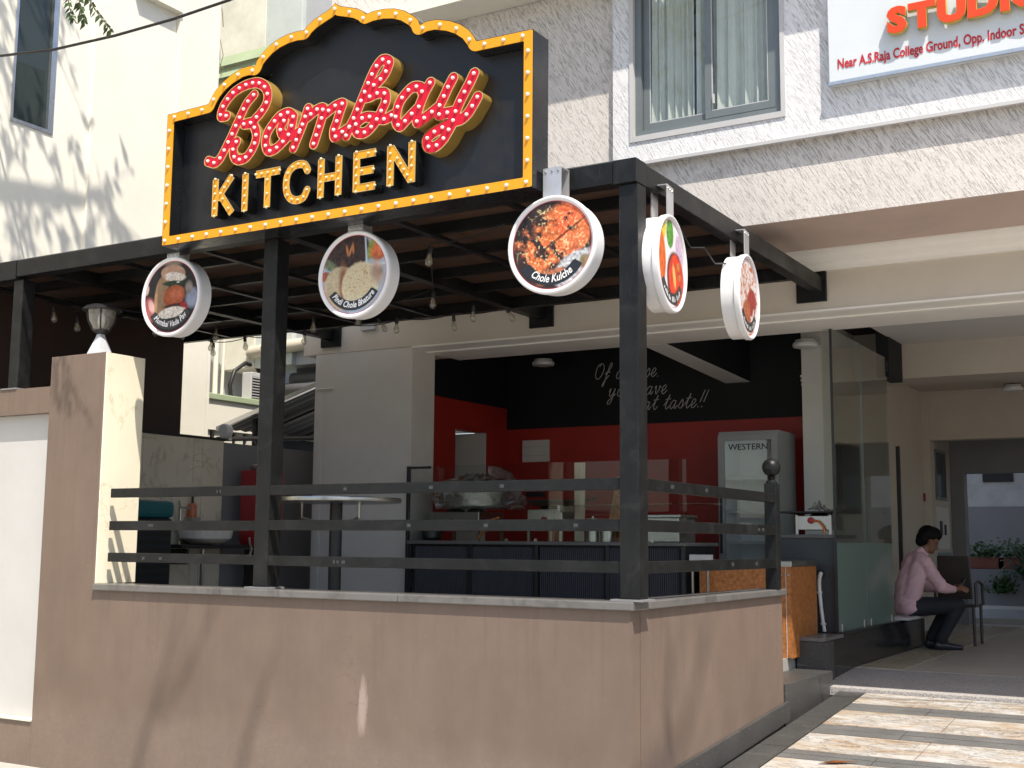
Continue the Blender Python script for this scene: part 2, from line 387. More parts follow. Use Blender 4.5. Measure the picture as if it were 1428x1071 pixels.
# flat outlines: signed distance on a grid -> marching-squares loops -> filled 2D curve -> mesh
def seg_sdf(X, Z, a, b, r, flat=False):
    a = np.array(a[:2]); b = np.array(b[:2]); d = b-a; L = np.hypot(*d)+1e-9
    if flat:
        u = d/L; mx, mz = (a+b)/2; px = (X-mx)*u[0]+(Z-mz)*u[1]; pz = -(X-mx)*u[1]+(Z-mz)*u[0]
        qx = np.abs(px)-L/2; qz = np.abs(pz)-r
        return np.hypot(np.maximum(qx, 0), np.maximum(qz, 0))+np.minimum(np.maximum(qx, qz), 0)
    t = np.clip(((X-a[0])*d[0]+(Z-a[1])*d[1])/(L*L), 0, 1)
    return np.hypot(X-a[0]-t*d[0], Z-a[1]-t*d[1])-r
def contours(G, xs, zs):
    segs = {}
    nz, nx = G.shape; ins = G < 0
    key = ins[:-1,:-1]*1+ins[:-1,1:]*2+ins[1:,1:]*4+ins[1:,:-1]*8
    T = {1:[(3,0)],2:[(0,1)],3:[(3,1)],4:[(1,2)],5:[(3,0),(1,2)],6:[(0,2)],7:[(3,2)],8:[(2,3)],9:[(2,0)],10:[(0,1),(2,3)],11:[(2,1)],12:[(1,3)],13:[(1,0)],14:[(0,3)]}
    pts = {}
    def ep(i, j, e):
        if e == 0: k = ('h', i, j); a, b = (i, j), (i, j+1)
        elif e == 1: k = ('v', i, j+1); a, b = (i, j+1), (i+1, j+1)
        elif e == 2: k = ('h', i+1, j); a, b = (i+1, j), (i+1, j+1)
        else: k = ('v', i, j); a, b = (i, j), (i+1, j)
        if k not in pts:
            ga, gb = G[a], G[b]; t = ga/(ga-gb); pts[k] = (xs[a[1]]+(xs[b[1]]-xs[a[1]])*t, zs[a[0]]+(zs[b[0]]-zs[a[0]])*t)
        return k
    nxt = {}
    for i, j in zip(*np.nonzero((key > 0) & (key < 15))):
        for e0, e1 in T[int(key[i, j])]: nxt.setdefault(ep(i, j, e0), []).append(ep(i, j, e1))
    loops = []
    while nxt:
        k0 = next(iter(nxt)); k = k0; lp = []
        while k in nxt:
            lp.append(pts[k]); n2 = nxt[k].pop()
            if not nxt[k]: del nxt[k]
            k = n2
            if k == k0: break
        if len(lp) > 6: loops.append(lp)
    return loops
def simplify(lp, tol):
    p = np.array(lp); n = len(p); keep = [0, n//2]
    def rec(a, b):
        if b-a < 2: return []
        d = p[b]-p[a]; L = np.hypot(*d)+1e-12; q = p[a+1:b]-p[a]; h = np.abs(q[:,0]*d[1]-q[:,1]*d[0])/L; i = int(h.argmax())
        if h[i] < tol: return []
        return rec(a, a+1+i)+[a+1+i]+rec(a+1+i, b)
    pp = np.vstack([p, p[:1]]); p = pp
    idx = [0]+rec(0, n//2)+[n//2]+rec(n//2, n)
    return [tuple(p[i]) for i in idx]
def fill_mesh(loops, depth, tol=.0007):
    cu = bpy.data.curves.new('outline', 'CURVE'); cu.dimensions = '2D'; cu.fill_mode = 'BOTH'; cu.extrude = depth/2
    for lp in loops:
        lp = simplify(lp, tol)
        if len(lp) < 3: continue
        sp = cu.splines.new('POLY'); sp.points.add(len(lp)-1); sp.use_cyclic_u = True
        for q, (a, b) in zip(sp.points, lp): q.co = (a, b, 0, 1)
    return evalmesh(bpy.data.objects.new('outline', cu))
def stand(me, cx, y, cz, mat, parent, name):
    """a flat XY mesh stood up on the plane y=const facing -y"""
    o_ = root_off(parent)
    for v in me.vertices: v.co = Vector((v.co.x+cx, y-v.co.z, v.co.y+cz))-o_
    me.materials.clear(); me.materials.append(MATS[mat]); me.name = name
    o = bpy.data.objects.new(name, me); OFF[o.name] = o_; return link(o, parent)
def text_mesh(txt, size, shear=0, bold=0, extrude=0, align='LEFT', sx=1):
    cu = bpy.data.curves.new('txt', 'FONT'); cu.body = txt; cu.size = size; cu.shear = shear; cu.offset = bold; cu.extrude = extrude; cu.align_x = align; cu.resolution_u = 3
    me = evalmesh(bpy.data.objects.new('txt', cu))
    for v in me.vertices: v.co.x *= sx
    return me
# ================================================================== THE SETTING
struct(MB().add([(-150,-150,-.215),(150,-150,-.215),(150,150,-.215),(-150,150,-.215)], [(0,1,2,3)]).build('street_ground', 'street'))
SLOPE = .083
def rz(y): return SLOPE*y
def sloped(mb, x0, x1, y0, y1, d0, d1):     # slab lying on the ramp between heights d0, d1 above it
    return mb.add([(x0,y0,rz(y0)+d0),(x1,y0,rz(y0)+d0),(x1,y1,rz(y1)+d0),(x0,y1,rz(y1)+d0),(x0,y0,rz(y0)+d1),(x1,y0,rz(y0)+d1),(x1,y1,rz(y1)+d1),(x0,y1,rz(y1)+d1)],
                  [(0,3,2,1),(4,5,6,7),(0,1,5,4),(1,2,6,5),(2,3,7,6),(3,0,4,7)])
ramp_o = struct(sloped(MB(), .06, 6.2, -2.3, 4.12, -.08, -.018).build('ramp', 'speckle_granite'))
ys = [4.08, 3.63, 3.34, 2.80, 2.49, 1.95, 1.70, 1.12, .86, .30, .03, -.54, -.80, -1.36, -1.62, -2.2]
XL = [.30, 1.18, 2.3, 3.5, 4.8, 6.15]
for i in range(len(ys)-1):
    light = i % 2 == 0; y1, y0 = ys[i]-.004, ys[i+1]+.004
    rows = [(y0, y1)] if light else [(y0, (y0+y1)/2-.006), ((y0+y1)/2+.006, y1)]
    for (a, b) in rows:
        xx = list(XL)
        if not light: xx = [.30, .95, 2.0, 3.1, 4.3, 5.3, 6.15]
        for k in range(len(xx)-1):
            h = random.uniform(0, .0025)
            sloped(MB(), xx[k]+.003, xx[k+1]-.003, a, b, -.017, h).build('granite_slab', 'veined_granite' if light else 'black_granite', ramp_o)
for (a, b) in ((-2.2, -1.1), (-1.09, .10), (.12, 1.05), (1.06, 2.0), (2.01, 3.02), (3.03, 4.08)):
    sloped(MB(), .075, .292, a, b, -.017, .002).build('border_slab', 'worn_granite', ramp_o)
thr = MB().add([(-.10,4.09,.30),(6.2,4.09,.30),(6.2,5.2,.36),(-.10,5.2,.36),(-.10,4.09,.368),(6.2,4.09,.368),(6.2,5.2,.436),(-.10,5.2,.436)],
               [(0,3,2,1),(4,5,6,7),(0,1,5,4),(1,2,6,5),(2,3,7,6),(3,0,4,7)]).build('threshold_slab', 'speckle_granite'); struct(thr)
struct(box('porch_floor', -.55, 6.2, 5.21, 13.0, .30, .44, 'corridor_floor'))
fs_ = box('floor_strip', -.06, .34, 5.23, 12.5, .4405, .4445, 'floor_strip', bpy.data.objects['porch_floor'])
struct(box('yard_ground', -6, 6.2, 13.01, 24, .40, .52, 'tile_floor'))
pf = struct(box('patio_floor', -6.39, -.36, .14, 6.64, .42, .6, 'tile_floor'))
struct(box('step', -.35, -.012, 2.9, 4.19, .05, .50, 'worn_granite', None, .006))

# ================================================================== FRONT BOUNDARY WALL
bw = thing('boundary_wall', 'tan painted boundary wall with grey stone ledge and tall pillar along the street', 'wall', (-2.5, 0, 0))
box('wall', -4.668, -.003, .0, .14, -.3, 1.197, 'tan_paint', bw)
box('wall', -.14, 0, .143, 2.80, -.3, 1.197, 'tan_paint', bw)
box('pillar', -5.32, -4.672, .002, .40, -.3, 3.105, 'tan_paint', bw, .004)
box('marble_face', -4.6715, -4.656, .008, .41, 1.25, 3.10, 'marble_cream', bw, .002)
box('wall', -10.5, -5.322, .004, .16, 2.64, 2.86, 'tan_paint', bw)
box('wall', -10.5, -5.322, .004, .16, -.3, .14, 'tan_paint', bw)
box('panel', -10.5, -5.30, .085, .14, .14, 2.64, 'white_panel', bw)
box('panel_sill', -10.5, -5.322, -.012, .08, .135, .150, 'cream_paint', bw)
# stone ledge in slabs, chipped joints
for a, b in ((-4.655, -3.30), (-3.296, -1.70), (-1.696, .028)):
    box('ledge_slab', a, b, -.03, .22, 1.198+random.uniform(0, .002), 1.25, 'ledge_stone', bw, .007)
for a, b in ((.224, 1.35), (1.354, 2.84)):
    box('ledge_slab', -.21, .03, a, b, 1.199, 1.2495, 'ledge_stone', bw, .007)
sk = MB()
sk.add([(.002,.0,-.03),(.03,.0,-.03),(.03,2.86,.23),(.002,2.86,.23),(.002,0,.145),(.03,0,.145),(.03,2.86,.375),(.002,2.86,.375)], [(0,3,2,1),(4,5,6,7),(0,1,5,4),(1,2,6,5),(2,3,7,6),(3,0,4,7)])
sk.build('skirting', 'worn_granite', bw)

# pillar lamp
pl = thing('pillar_lamp', 'small black garden lamp with glass sides on the tan pillar', 'lamp', (-4.97, .2, 3.107))
MB().lathe((-4.97, .2, 3.107), [(.11, 0), (.11, .012), (.038, .17), (.030, .2)], 4, 'z', math.pi/4).build('base', 'lamp_pale', pl)
MB().lathe((-4.97, .2, 3.3), [(.03, 0), (.062, .02), (.068, .035)], 12).build('cup', 'lamp_metal', pl)
MB().lathe((-4.97, .2, 3.335), [(.064, 0), (.105, .08), (.118, .17)], 16).build('glass', 'glass_bulb', pl, 'auto')
for k in range(4):
    a = math.pi/4+k*math.pi/2; c, s = math.cos(a), math.sin(a)
    tube('rib', [(-4.97+.066*c, .2+.066*s, 3.33), (-4.97+.107*c, .2+.107*s, 3.415), (-4.97+.121*c, .2+.121*s, 3.508)], .007, 'lamp_metal', pl)
MB().lathe((-4.97, .2, 3.36), [(.02, 0), (.032, .04), (.03, .09), (.012, .13)], 12).build('bulb', 'bulb_white', pl, True)
MB().lathe((-4.97, .2, 3.505), [(.155, -.008), (.163, .0), (.135, .028), (.07, .05), (.01, .056)], 24).build('cap', 'lamp_metal', pl, 'auto')

# ================================================================== RESTAURANT BUILDING
rb = thing('restaurant_building', 'two storey building with combed plaster upper wall above the restaurant', 'building', (1, 4, 0))
yu = 2.782
# upper wall: left field, field below the white band, right beyond
box('upper_wall', -4.72, -1.432, yu, 3.2, 4.226, 8.2, 'rustic_plaster', rb)
box('upper_wall', -1.432, 9, yu+.0005, 3.2, 4.226, 4.884, 'rustic_plaster', rb)
box('upper_wall', -4.72, 9, 3.2, 3.5, 4.226, 8.2, 'grey_paint', rb)
# white band with the window opening x -1.23..0.105, z 5.14..7.1
yw = yu-.062
for (a, b, c, d) in ((-1.432, -1.255, 4.884, 8.2), (.135, 9, 4.884, 8.2), (-1.255, .135, 4.884, 5.11), (-1.255, .135, 7.15, 8.2)):
    box('white_band', a, b, yw, 3.2, c, d, 'rustic_white', rb)
for (a, b, c, d) in ((-1.265, -1.228, 5.085, 7.15), (.105, .142, 5.085, 7.15), (-1.229, .106, 5.085, 5.135)):
    box('window_trim', a, b, yw-.012, yw+.05, c, d, 'white_panel', rb)
box('white_band_foot', -1.436, 9, yw-.016, yw-.001, 4.872, 4.9, 'white_panel', rb)
wn = MB()
for (a, b, c, d) in ((-1.226, -1.17, 5.137, 7.1), (.05, .103, 5.137, 7.1), (-1.17, .05, 5.137, 5.19), (-1.17, .05, 7.04, 7.1)):
    wn.box(a, b, yu-.03, yu+.06, c, d)
win = wn.build('window', 'grey_frame', rb)
def sash(x0, x1, y):
    q = MB()
    for (a, b, c, d) in ((x0, x0+.062, 5.195, 7.03), (x1-.062, x1, 5.195, 7.03), (x0+.062, x1-.062, 5.195, 5.262), (x0+.062, x1-.062, 6.97, 7.03)): q.box(a, b, y, y+.035, c, d)
    q.build('sash', 'grey_frame', win, False, .003)
    box('pane', x0+.06, x1-.06, y+.014, y+.019, 5.26, 6.972, 'glass_window', win)
    bd = MB()
    for (a, b, c, d) in ((x0+.062, x0+.068, 5.262, 6.97), (x1-.068, x1-.062, 5.262, 6.97), (x0+.068, x1-.068, 5.262, 5.268)): bd.box(a, b, y+.002, y+.013, c, d)
    bd.build('glazing_bead', 'white_panel', win)
sash(-1.168, -.515, yu+.012); sash(-.575, .048, yu-.026)
box('latch', -.50, -.485, yu-.045, yu-.027, 5.32, 5.40, 'white_panel', win)
def curtain(x0, x1, seed):
    r = random.Random(seed); n = 150; q = MB(); ph = [r.uniform(0, 6.28) for _ in range(4)]; amp = r.uniform(.8, 1.1)
    for i in range(n+1):
        t = i/n; x = x0+(x1-x0)*t
        y = yu+.11+amp*.8*(.030*math.sin(t*46+ph[0]+1.2*math.sin(t*9+ph[1]))+.016*math.sin(t*97+ph[2])+.018*math.sin(t*17+ph[3]))
        for z, k in ((5.14, 1.25), (5.7, 1.05), (6.4, .9), (7.1, .75)): q.v.append((x+.012*(k-1)*math.sin(t*31+ph[1]), yu+.11+(y-yu-.11)*k, z))
    for i in range(n):
        for j in range(3): a = i*4+j; q.f.append((a, a+4, a+5, a+1))
    q.build('curtain', 'curtain_fabric', win, True)
curtain(-1.2, -.72, 1); curtain(-.70, .08, 5)
box('window_room_wall', -1.25, .13, 3.45, 3.495, 5.0, 7.2, 'grey_paint', rb)
box('yard_shade_block', -1.0, 9, 3.501, 17, 4.301, 10, 'grey_paint', rb)  # unseen block added behind the facade, deep enough to shade the yard
# sunshade over the window, above the picture
box('sunshade', -4.75, 9, 2.40, 2.77, 6.64, 6.76, 'white_paint', rb)
# soffit, cornice, beam
box('soffit', -4.72, 9, yu+.004, 4.0, 4.224, 4.30, 'soffit_paint', rb)
def profile_run(name, prof, x0, x1, mat):
    q = MB(); n = len(prof)
    q.v = [(x0, y, z) for y, z in prof]+[(x1, y, z) for y, z in prof]
    q.f = [(i, i+1, n+i+1, n+i) for i in range(n-1)]+[tuple(range(n)), tuple(range(2*n-1, n-1, -1))]
    return q.build(name, mat, rb, 'auto')
def cove(yo, zo, yi, zi, k=8):
    return [(yo+(yi-yo)*math.sin(t*math.pi/2/k), zo+(zi-zo)*(1-math.cos(t*math.pi/2/k))) for t in range(k+1)]
pr = [(4.05, 4.222), (3.84, 4.222), (3.84, 4.205)]+cove(3.855, 4.195, 3.92, 4.13)+[(3.925, 4.118)]+cove(3.93, 4.112, 3.965, 4.06)+[(3.965, 4.046), (4.05, 4.046)]
profile_run('cornice', pr, -4.72, 9, 'cornice_paint')
box('beam', -6.0, 9, 4.0, 4.93, 3.70, 4.223, 'beige_paint', rb)
pr2 = [(4.93, 3.699), (3.985, 3.699), (3.985, 3.682)]+cove(3.99, 3.68, 4.25, 3.668, 5)+[(4.25, 3.66)]+cove(4.26, 3.658, 4.6, 3.655, 4)+[(4.61, 3.668), (4.93, 3.668)]
profile_run('beam_moulding', pr2, -4.47, 9, 'cornice_paint')
# wall block left of the restaurant opening and its return
box('column', -5.82, -4.476, 4.003, 4.44, .45, 3.698, 'column_paint', rb, .004)
tube('conduit', [(-5.79, 3.995, 3.30), (-5.55, 3.995, 3.30)], .012, 'column_paint', rb)
box('casing', -5.78, -5.70, 3.99, 4.002, .62, 3.25, 'column_paint', rb)
box('side_wall', -5.6, -4.86, 4.441, 4.93, .45, 4.2, 'white_paint', rb)
box('side_wall', -5.0, -4.862, 4.931, 5.46, .6, 3.29, 'red_wall', rb)
box('side_wall', -5.0, -4.862, 5.461, 6.15, 2.94, 3.29, 'red_wall', rb)
box('side_wall', -5.0, -4.862, 6.151, 6.65, .6, 3.29, 'red_wall', rb)
box('side_wall', -5.0, -4.864, 4.931, 6.65, 3.291, 4.25, 'black_wall', rb)
box('door_jamb', -5.4, -4.858, 6.13, 6.149, .6, 2.94, 'column_paint', rb)
box('dark_room_wall', -6.2, -6.1, 4.95, 6.6, .6, 3.6, 'black_wall', rb)
box('dark_room_ceiling', -6.1, -5.0, 4.95, 6.64, 3.0, 3.1, 'black_wall', rb)
box('back_wall', -5.0, -.865, 6.652, 6.85, .6, 3.02, 'red_wall', rb)
box('back_wall', -5.0, -.865, 6.654, 6.85, 3.021, 4.25, 'black_wall', rb)
box('ceiling', -5.0, -.13, 4.931, 7.6, 4.05, 4.2, 'black_wall', rb)
ib = [(-2.16, 4.932, 3.665), (-1.90, 4.932, 3.665), (-1.61, 6.65, 3.448), (-1.905, 6.65, 3.448)]
MB().add([Vector(p)+Vector((0, 0, .004)) for p in ib]+[(p[0], p[1], 4.04) for p in ib], [(0,3,2,1),(4,5,6,7),(0,1,5,4),(1,2,6,5),(2,3,7,6),(3,0,4,7)]).build('inner_beam', 'black_wall', rb)
MB().slab(ib, (0, 0, .0035)).build('inner_beam_soffit', 'ceiling_white', rb)
# column by the glass partition, wall beyond, black header
box('column', -.863, -.64, 6.2, 6.65, .6, 4.04, 'column_paint', rb, .003)
cc = MB()
for k in range(3): cc.box(-.875+.004*k, -.628-.004*k, 6.188+.004*k, 6.19+.01+.004*k, 3.40-.045*k, 3.425-.045*k)
cc.build('column_trim', 'column_paint', rb)
box('side_wall', -.86, -.66, 6.651, 10.98, .44, 4.2, 'corridor_paint', rb)
box('header', -.25, -.11, 6.97, 7.59, 3.46, 4.04, 'black_wall', rb)
# right-hand porch: ceiling, second beam, corridor
box('porch_ceiling', -.129, 9, 4.931, 7.59, 3.905, 4.2, 'ceiling_white', rb)
box('porch_beam', -.66, 9, 7.592, 8.2, 3.505, 4.2, 'corridor_paint', rb)
box('porch_ceiling', -.655, 9, 8.201, 11.0, 3.75, 4.2, 'corridor_paint', rb)
box('corridor_wall', -1.2, -.55, 10.985, 11.25, .44, 3.749, 'corridor_paint', rb)
box('corridor_wall', -.549, 2.6, 10.985, 11.25, 3.06, 3.749, 'corridor_paint', rb)
box('corridor_wall', 2.6, 9, 10.98, 11.25, .44, 3.749, 'corridor_paint', rb)
box('corridor_side', -.75, -.61, 11.251, 12.6, .44, 3.4, 'corridor_paint', rb)
box('corridor_ceiling', -.8, 2.7, 11.251, 12.85, 3.30, 3.45, 'mid_grey_wall', rb)
box('corridor_side', 2.5, 2.65, 11.251, 12.85, .44, 3.4, 'corridor_paint', rb)
box('corridor_end', -.8, -.415, 12.6, 12.85, .44, 3.30, 'mid_grey_wall', rb)
box('corridor_end', -.414, 2.499, 12.6, 12.85, 2.68, 3.30, 'mid_grey_wall', rb)
box('corridor_end', 1.6, 2.499, 12.6, 12.85, .44, 2.679, 'mid_grey_wall', rb)
# tall door and meter panels on the corridor side wall
dw = box('window', -.607, -.585, 11.5, 12.2, 2.25, 2.98, 'grey_frame', rb)
box('pane', -.584, -.580, 11.55, 11.83, 2.30, 2.93, 'screen_dark', dw); box('pane', -.584, -.580, 11.87, 12.15, 2.30, 2.93, 'screen_dark', dw)
db = box('meter_panel', -.607, -.59, 11.45, 12.3, 1.55, 2.15, 'column_paint', rb)
box('meter', -.589, -.575, 11.65, 11.78, 1.75, 1.95, 'dark_plastic', db); box('meter', -.589, -.575, 11.95, 12.05, 1.75, 1.9, 'dark_plastic', db)
dr = box('door', -.607, -.585, 11.5, 12.35, .45, 1.5, 'door_teal', rb)
tube('handle', [(-.56, 12.15, .8), (-.56, 12.15, 1.2)], .014, 'lamp_metal', dr)
box('porch_side_column', 6.3, 6.8, 4.0, 4.6, 0, 3.66, 'beige_paint', rb)
box('porch_side_column', 6.3, 6.8, 8.6, 9.2, 0, 3.7, 'beige_paint', rb)

# plinth with glass partition
gp = thing('glass_partition', 'tall clear glass partition with frosted lower part on the black granite plinth', 'partition', (-.13, 5.9, .75))
pb = thing('granite_plinth', 'low black granite plinth running from the entrance step into the porch', 'plinth', (-.2, 6, .4))
box('block', -.34, -.103, 4.2, 4.50, .36, .742, 'worn_granite', pb, .004)
box('plinth', -.34, -.100, 4.502, 8.25, .36, .760, 'plinth_granite', pb, .004)
box('face_slab', -.1005, -.085, 4.2, 4.497, .37, .735, 'worn_granite', pb)
box('top_slab', -.37, -.085, 4.19, 4.82, .743, .775, 'ledge_stone', pb, .004)
box('top_slab', -.37, -.09, 4.822, 7.02, .762, .79, 'plinth_granite', pb, .003)
box('seat_slab', -.45, .0, 7.04, 8.2, .79, .82, 'white_panel', pb, .005)
for (a, b) in ((4.83, 5.86), (5.872, 6.95)):
    box('glass_pane', -.145, -.133, a, b, 1.62, 3.665 if b < 5.9 else 3.66, 'glass_partition', gp)
    box('frosted_pane', -.145, -.133, a, b, .792, 1.6195, 'glass_frost', gp)
    box('pane_edge', -.1455, -.1325, a-.004, a-.0005, .792, 3.66, 'door_teal', gp)
    for y in (a+.12, b-.12): box('clamp', -.153, -.125, y-.02, y+.02, .79, .86, 'stainless', gp, .003)
box('channel', -.155, -.123, 6.90, 6.96, 3.52, 3.62, 'lamp_metal', gp)
box('door_edge', -.50, -.455, 8.78, 8.82, .445, 2.82, 'lamp_metal', rb)
box('edge_post', -.150, -.128, 4.805, 4.822, .776, 3.66, 'lamp_metal', gp)

# ================================================================== CANOPY
cp = thing('canopy', 'black steel framed canopy with brown board roof over the restaurant patio', 'canopy', (-3, 2, 3.8))
ZT, ZB = 3.99, 3.848
box('front_beam', -5.84, -.112, 0, .12, ZB, ZT, 'black_steel', cp, .004)
box('front_beam', -10.5, -5.846, -.004, .12, ZB-.02, ZT+.004, 'black_steel', cp, .004)
box('corner_cap', -.108, .054, -.006, .16, ZB-.008, ZT+.004, 'black_steel', cp, .004)
box('side_beam', -.05, .05, .164, 4.0, ZB+.002, ZT-.002, 'black_steel', cp, .004)
for x in (-.06, -2.86, -5.59):
    box('bracket', x-.138, x+.138, 3.965, 3.998, 3.77, 4.043, 'black_steel', cp, .004)
for x in (-2.86, -5.59): box('cross_beam', x-.05, x+.05, .123, 3.964, ZB+.004, ZT-.006, 'black_steel', cp, .003)
for x in (-.95, -1.9, -3.77, -4.68, -6.5, -7.4): box('cross_tube', x-.025, x+.025, .123, 3.30, 3.855, 3.884, 'black_steel', cp)
for i, y in enumerate((.66, 1.32, 1.98, 2.64)):
    for (a, b) in ((-2.807, -.053), (-5.537, -2.913), (-8.2, -5.643)): box('purlin', a, b, y-.025, y+.025, 3.885, 3.965, 'black_steel', cp)
for (a, b) in ((-2.807, -.053), (-5.537, -2.913), (-8.2, -5.643)): box('back_beam', a, b, 3.30, 3.37, 3.85, 3.96, 'black_steel', cp, .003)
xs_ = [-.06, -.95, -1.9, -2.86, -3.77, -4.68, -5.59, -6.5, -7.4, -8.2]; yy_ = [.02, .66, 1.32, 1.98, 2.64, 3.37]
for i in range(len(xs_)-1):
    for j in range(5):
        box('roof_panel', xs_[i+1]+.003, xs_[i]-.003, yy_[j]+.003, yy_[j+1]-.003, 3.9665+random.uniform(0, .003), 3.9835, 'plywood', cp)
box('roof_skin', -8.25, -.04, .015, 3.375, 3.991, 4.0, 'roof_top', cp)
def post(x0, x1, y0, y1, zb, zt):
    p = box('post', x0, x1, y0, y1, zb, zt, 'black_steel', cp, .005)
    box('base_plate', x0-.05, x1+.03, y0-.035, y1+.03, zb-.013, zb-.0005, 'mid_grey_wall', p)
post(-.08, .05, .025, .155, 1.264, 3.838); post(-3.05, -2.915, .05, .185, 1.264, 3.846); post(-5.905, -5.78, .03, .155, 2.874, 3.826)

# ================================================================== RAILING
rl = thing('railing', 'black steel railing of three rails on the stone ledge around the patio', 'railing', (-2.3, .05, 1.25))
for z0, z1 in ((1.925, 1.998), (1.672, 1.745), (1.418, 1.49)):
    j = random.uniform(-.003, .003)
    r1 = box('rail', -4.60, -3.053, .062, .10, z0+j, z1+j, 'black_steel', rl, .004)
    r2 = box('rail', -2.912, -.083, .048, .086, z0, z1, 'black_steel', rl, .004)
    r3 = box('rail', -.01, .03, .158, 2.60, z0-.002, z1, 'black_steel', rl, .004)
    for _ in range(2):
        x = random.uniform(-4.5, -3.2); box('sticker', x, x+.03, .0605, .0618, z0+.025, z0+.046, 'dark_board', r1)
    for _ in range(3):
        x = random.uniform(-2.8, -.3); box('sticker', x, x+.03, .0465, .0478, z0+.025, z0+.046, 'dark_board', r2)
    for _ in range(2):
        y = random.uniform(.5, 2.3); box('sticker', .0302, .0315, y, y+.05, z0+.025, z0+.05, 'dark_board', r3)
ep = box('end_post', -.062, .034, 2.603, 2.70, 1.252, 2.075, 'black_steel', rl, .004)
MB().lathe((-.014, 2.65, 2.076), [(.045, 0), (.045, .012), (.025, .03), (.035, .05), (.02, .06)], 20).build('collar', 'black_steel', ep, 'auto')
MB().ball((-.014, 2.65, 2.205), .073, 24, 14).build('ball_finial', 'black_steel', ep, True)
# ================================================================== MARQUEE SIGN
SX, SZ, SYF, SYB = -2.22, 3.84, -.2, -.085     # centre, foot, front plane, board plane
ms = thing('marquee_sign', 'black scalloped marquee sign with amber bulb border reading Bombay Kitchen', 'sign', (SX, -.1, SZ))
half = [(1.645, 0), (1.645, 1.052), (1.212, 1.06), (1.195, 1.09), (1.15, 1.15), (1.08, 1.205), (.99, 1.25), (.88, 1.282), (.80, 1.285), (.75, 1.272), (.735, 1.31), (.69, 1.352), (.62, 1.402), (.53, 1.438), (.44, 1.456), (.34, 1.46), (.282, 1.452), (.262, 1.475), (.2, 1.512), (.12, 1.54), (.05, 1.562), (0, 1.597)]
outl = half+[(-x, z) for x, z in reversed(half[:-1])]
xs = np.arange(-1.72, 1.7201, .008); zs = np.arange(-.07, 1.68, .008)
Xg, Zg = np.meshgrid(xs, zs)
D = np.full(Xg.shape, 9.); inside = np.zeros(Xg.shape, bool)
for a, b in zip(outl, outl[1:]+outl[:1]):
    D = np.minimum(D, seg_sdf(Xg, Zg, a, b, 0))
    cr = ((a[1] > Zg) != (b[1] > Zg)); xi = a[0]+(Zg-a[1])*(b[0]-a[0])/((b[1]-a[1]) if abs(b[1]-a[1]) > 1e-9 else 1e-9)
    inside ^= cr & (Xg < xi)
SD = np.where(inside, -D, D)
def ring(outer, inner): return contours(SD-outer, xs, zs), contours(SD-inner, xs, zs)
o0, i0 = contours(SD, xs, zs), contours(SD+.07, xs, zs)
stand(fill_mesh(contours(SD+.004, xs, zs)+i0, .006), SX, SYF-.002, SZ, 'amber', ms, 'border')
def wall_from(loops, y0, y1, th, name, mat, flip=False):
    q = MB()
    for lp in loops:
        lp = simplify(lp, .001); n = len(lp); k = len(q.v)
        q.v += [(SX+a, y0, SZ+b) for a, b in lp]+[(SX+a, y1, SZ+b) for a, b in lp]
        q.f += [(k+i, k+(i+1) % n, k+n+(i+1) % n, k+n+i) for i in range(n)]
    return q.build(name, mat, ms)
wall_from(o0, SYF-.004, -.004, 0, 'case_side', 'sign_black'); wall_from(i0, SYF+.002, SYB, 0, 'case_inner_side', 'sign_black')
stand(fill_mesh(contours(SD+.001, xs, zs)+contours(SD+.0045, xs, zs), .003), SX, SYF-.003, SZ, 'sign_black', ms, 'case_edge')
stand(fill_mesh(contours(SD+.0715, xs, zs), .004), SX, SYB+.002, SZ, 'sign_board', ms, 'board')
stand(fill_mesh(contours(SD+.006, xs, zs), .004), SX, -.012, SZ, 'sign_black', ms, 'back_plate')
bulbm = MB().lathe((0, 0, 0), [(.0125, 0), (.0125, -.005), (.011, -.012), (.007, -.017), (.002, -.020)], 12, 'y').mesh('bulb', 'bulb_white', True)
bulbw = MB().lathe((0, 0, 0), [(.0105, 0), (.0105, -.005), (.009, -.010), (.006, -.014), (.002, -.016)], 12, 'y').mesh('bulb', 'bulb_warm', True)
def along(lp, step, closed=True):
    p = [Vector(q) for q in lp]; p = p+[p[0]] if closed else p; out = []; acc = 0
    L = sum((p[i+1]-p[i]).length for i in range(len(p)-1)); n = max(1, round(L/step)); step = L/n; nx = 0
    for i in range(len(p)-1):
        d = (p[i+1]-p[i]).length
        while nx <= acc+d+1e-9 and d > 0:
            out.append(p[i]+(p[i+1]-p[i])*((nx-acc)/d)); nx += step
        acc += d
    return out[:-1] if closed else out
for p in along(contours(SD+.036, xs, zs)[0], .146): inst('bulb', bulbm, (SX+p[0], SYF-.006, SZ+p[1]), ms)
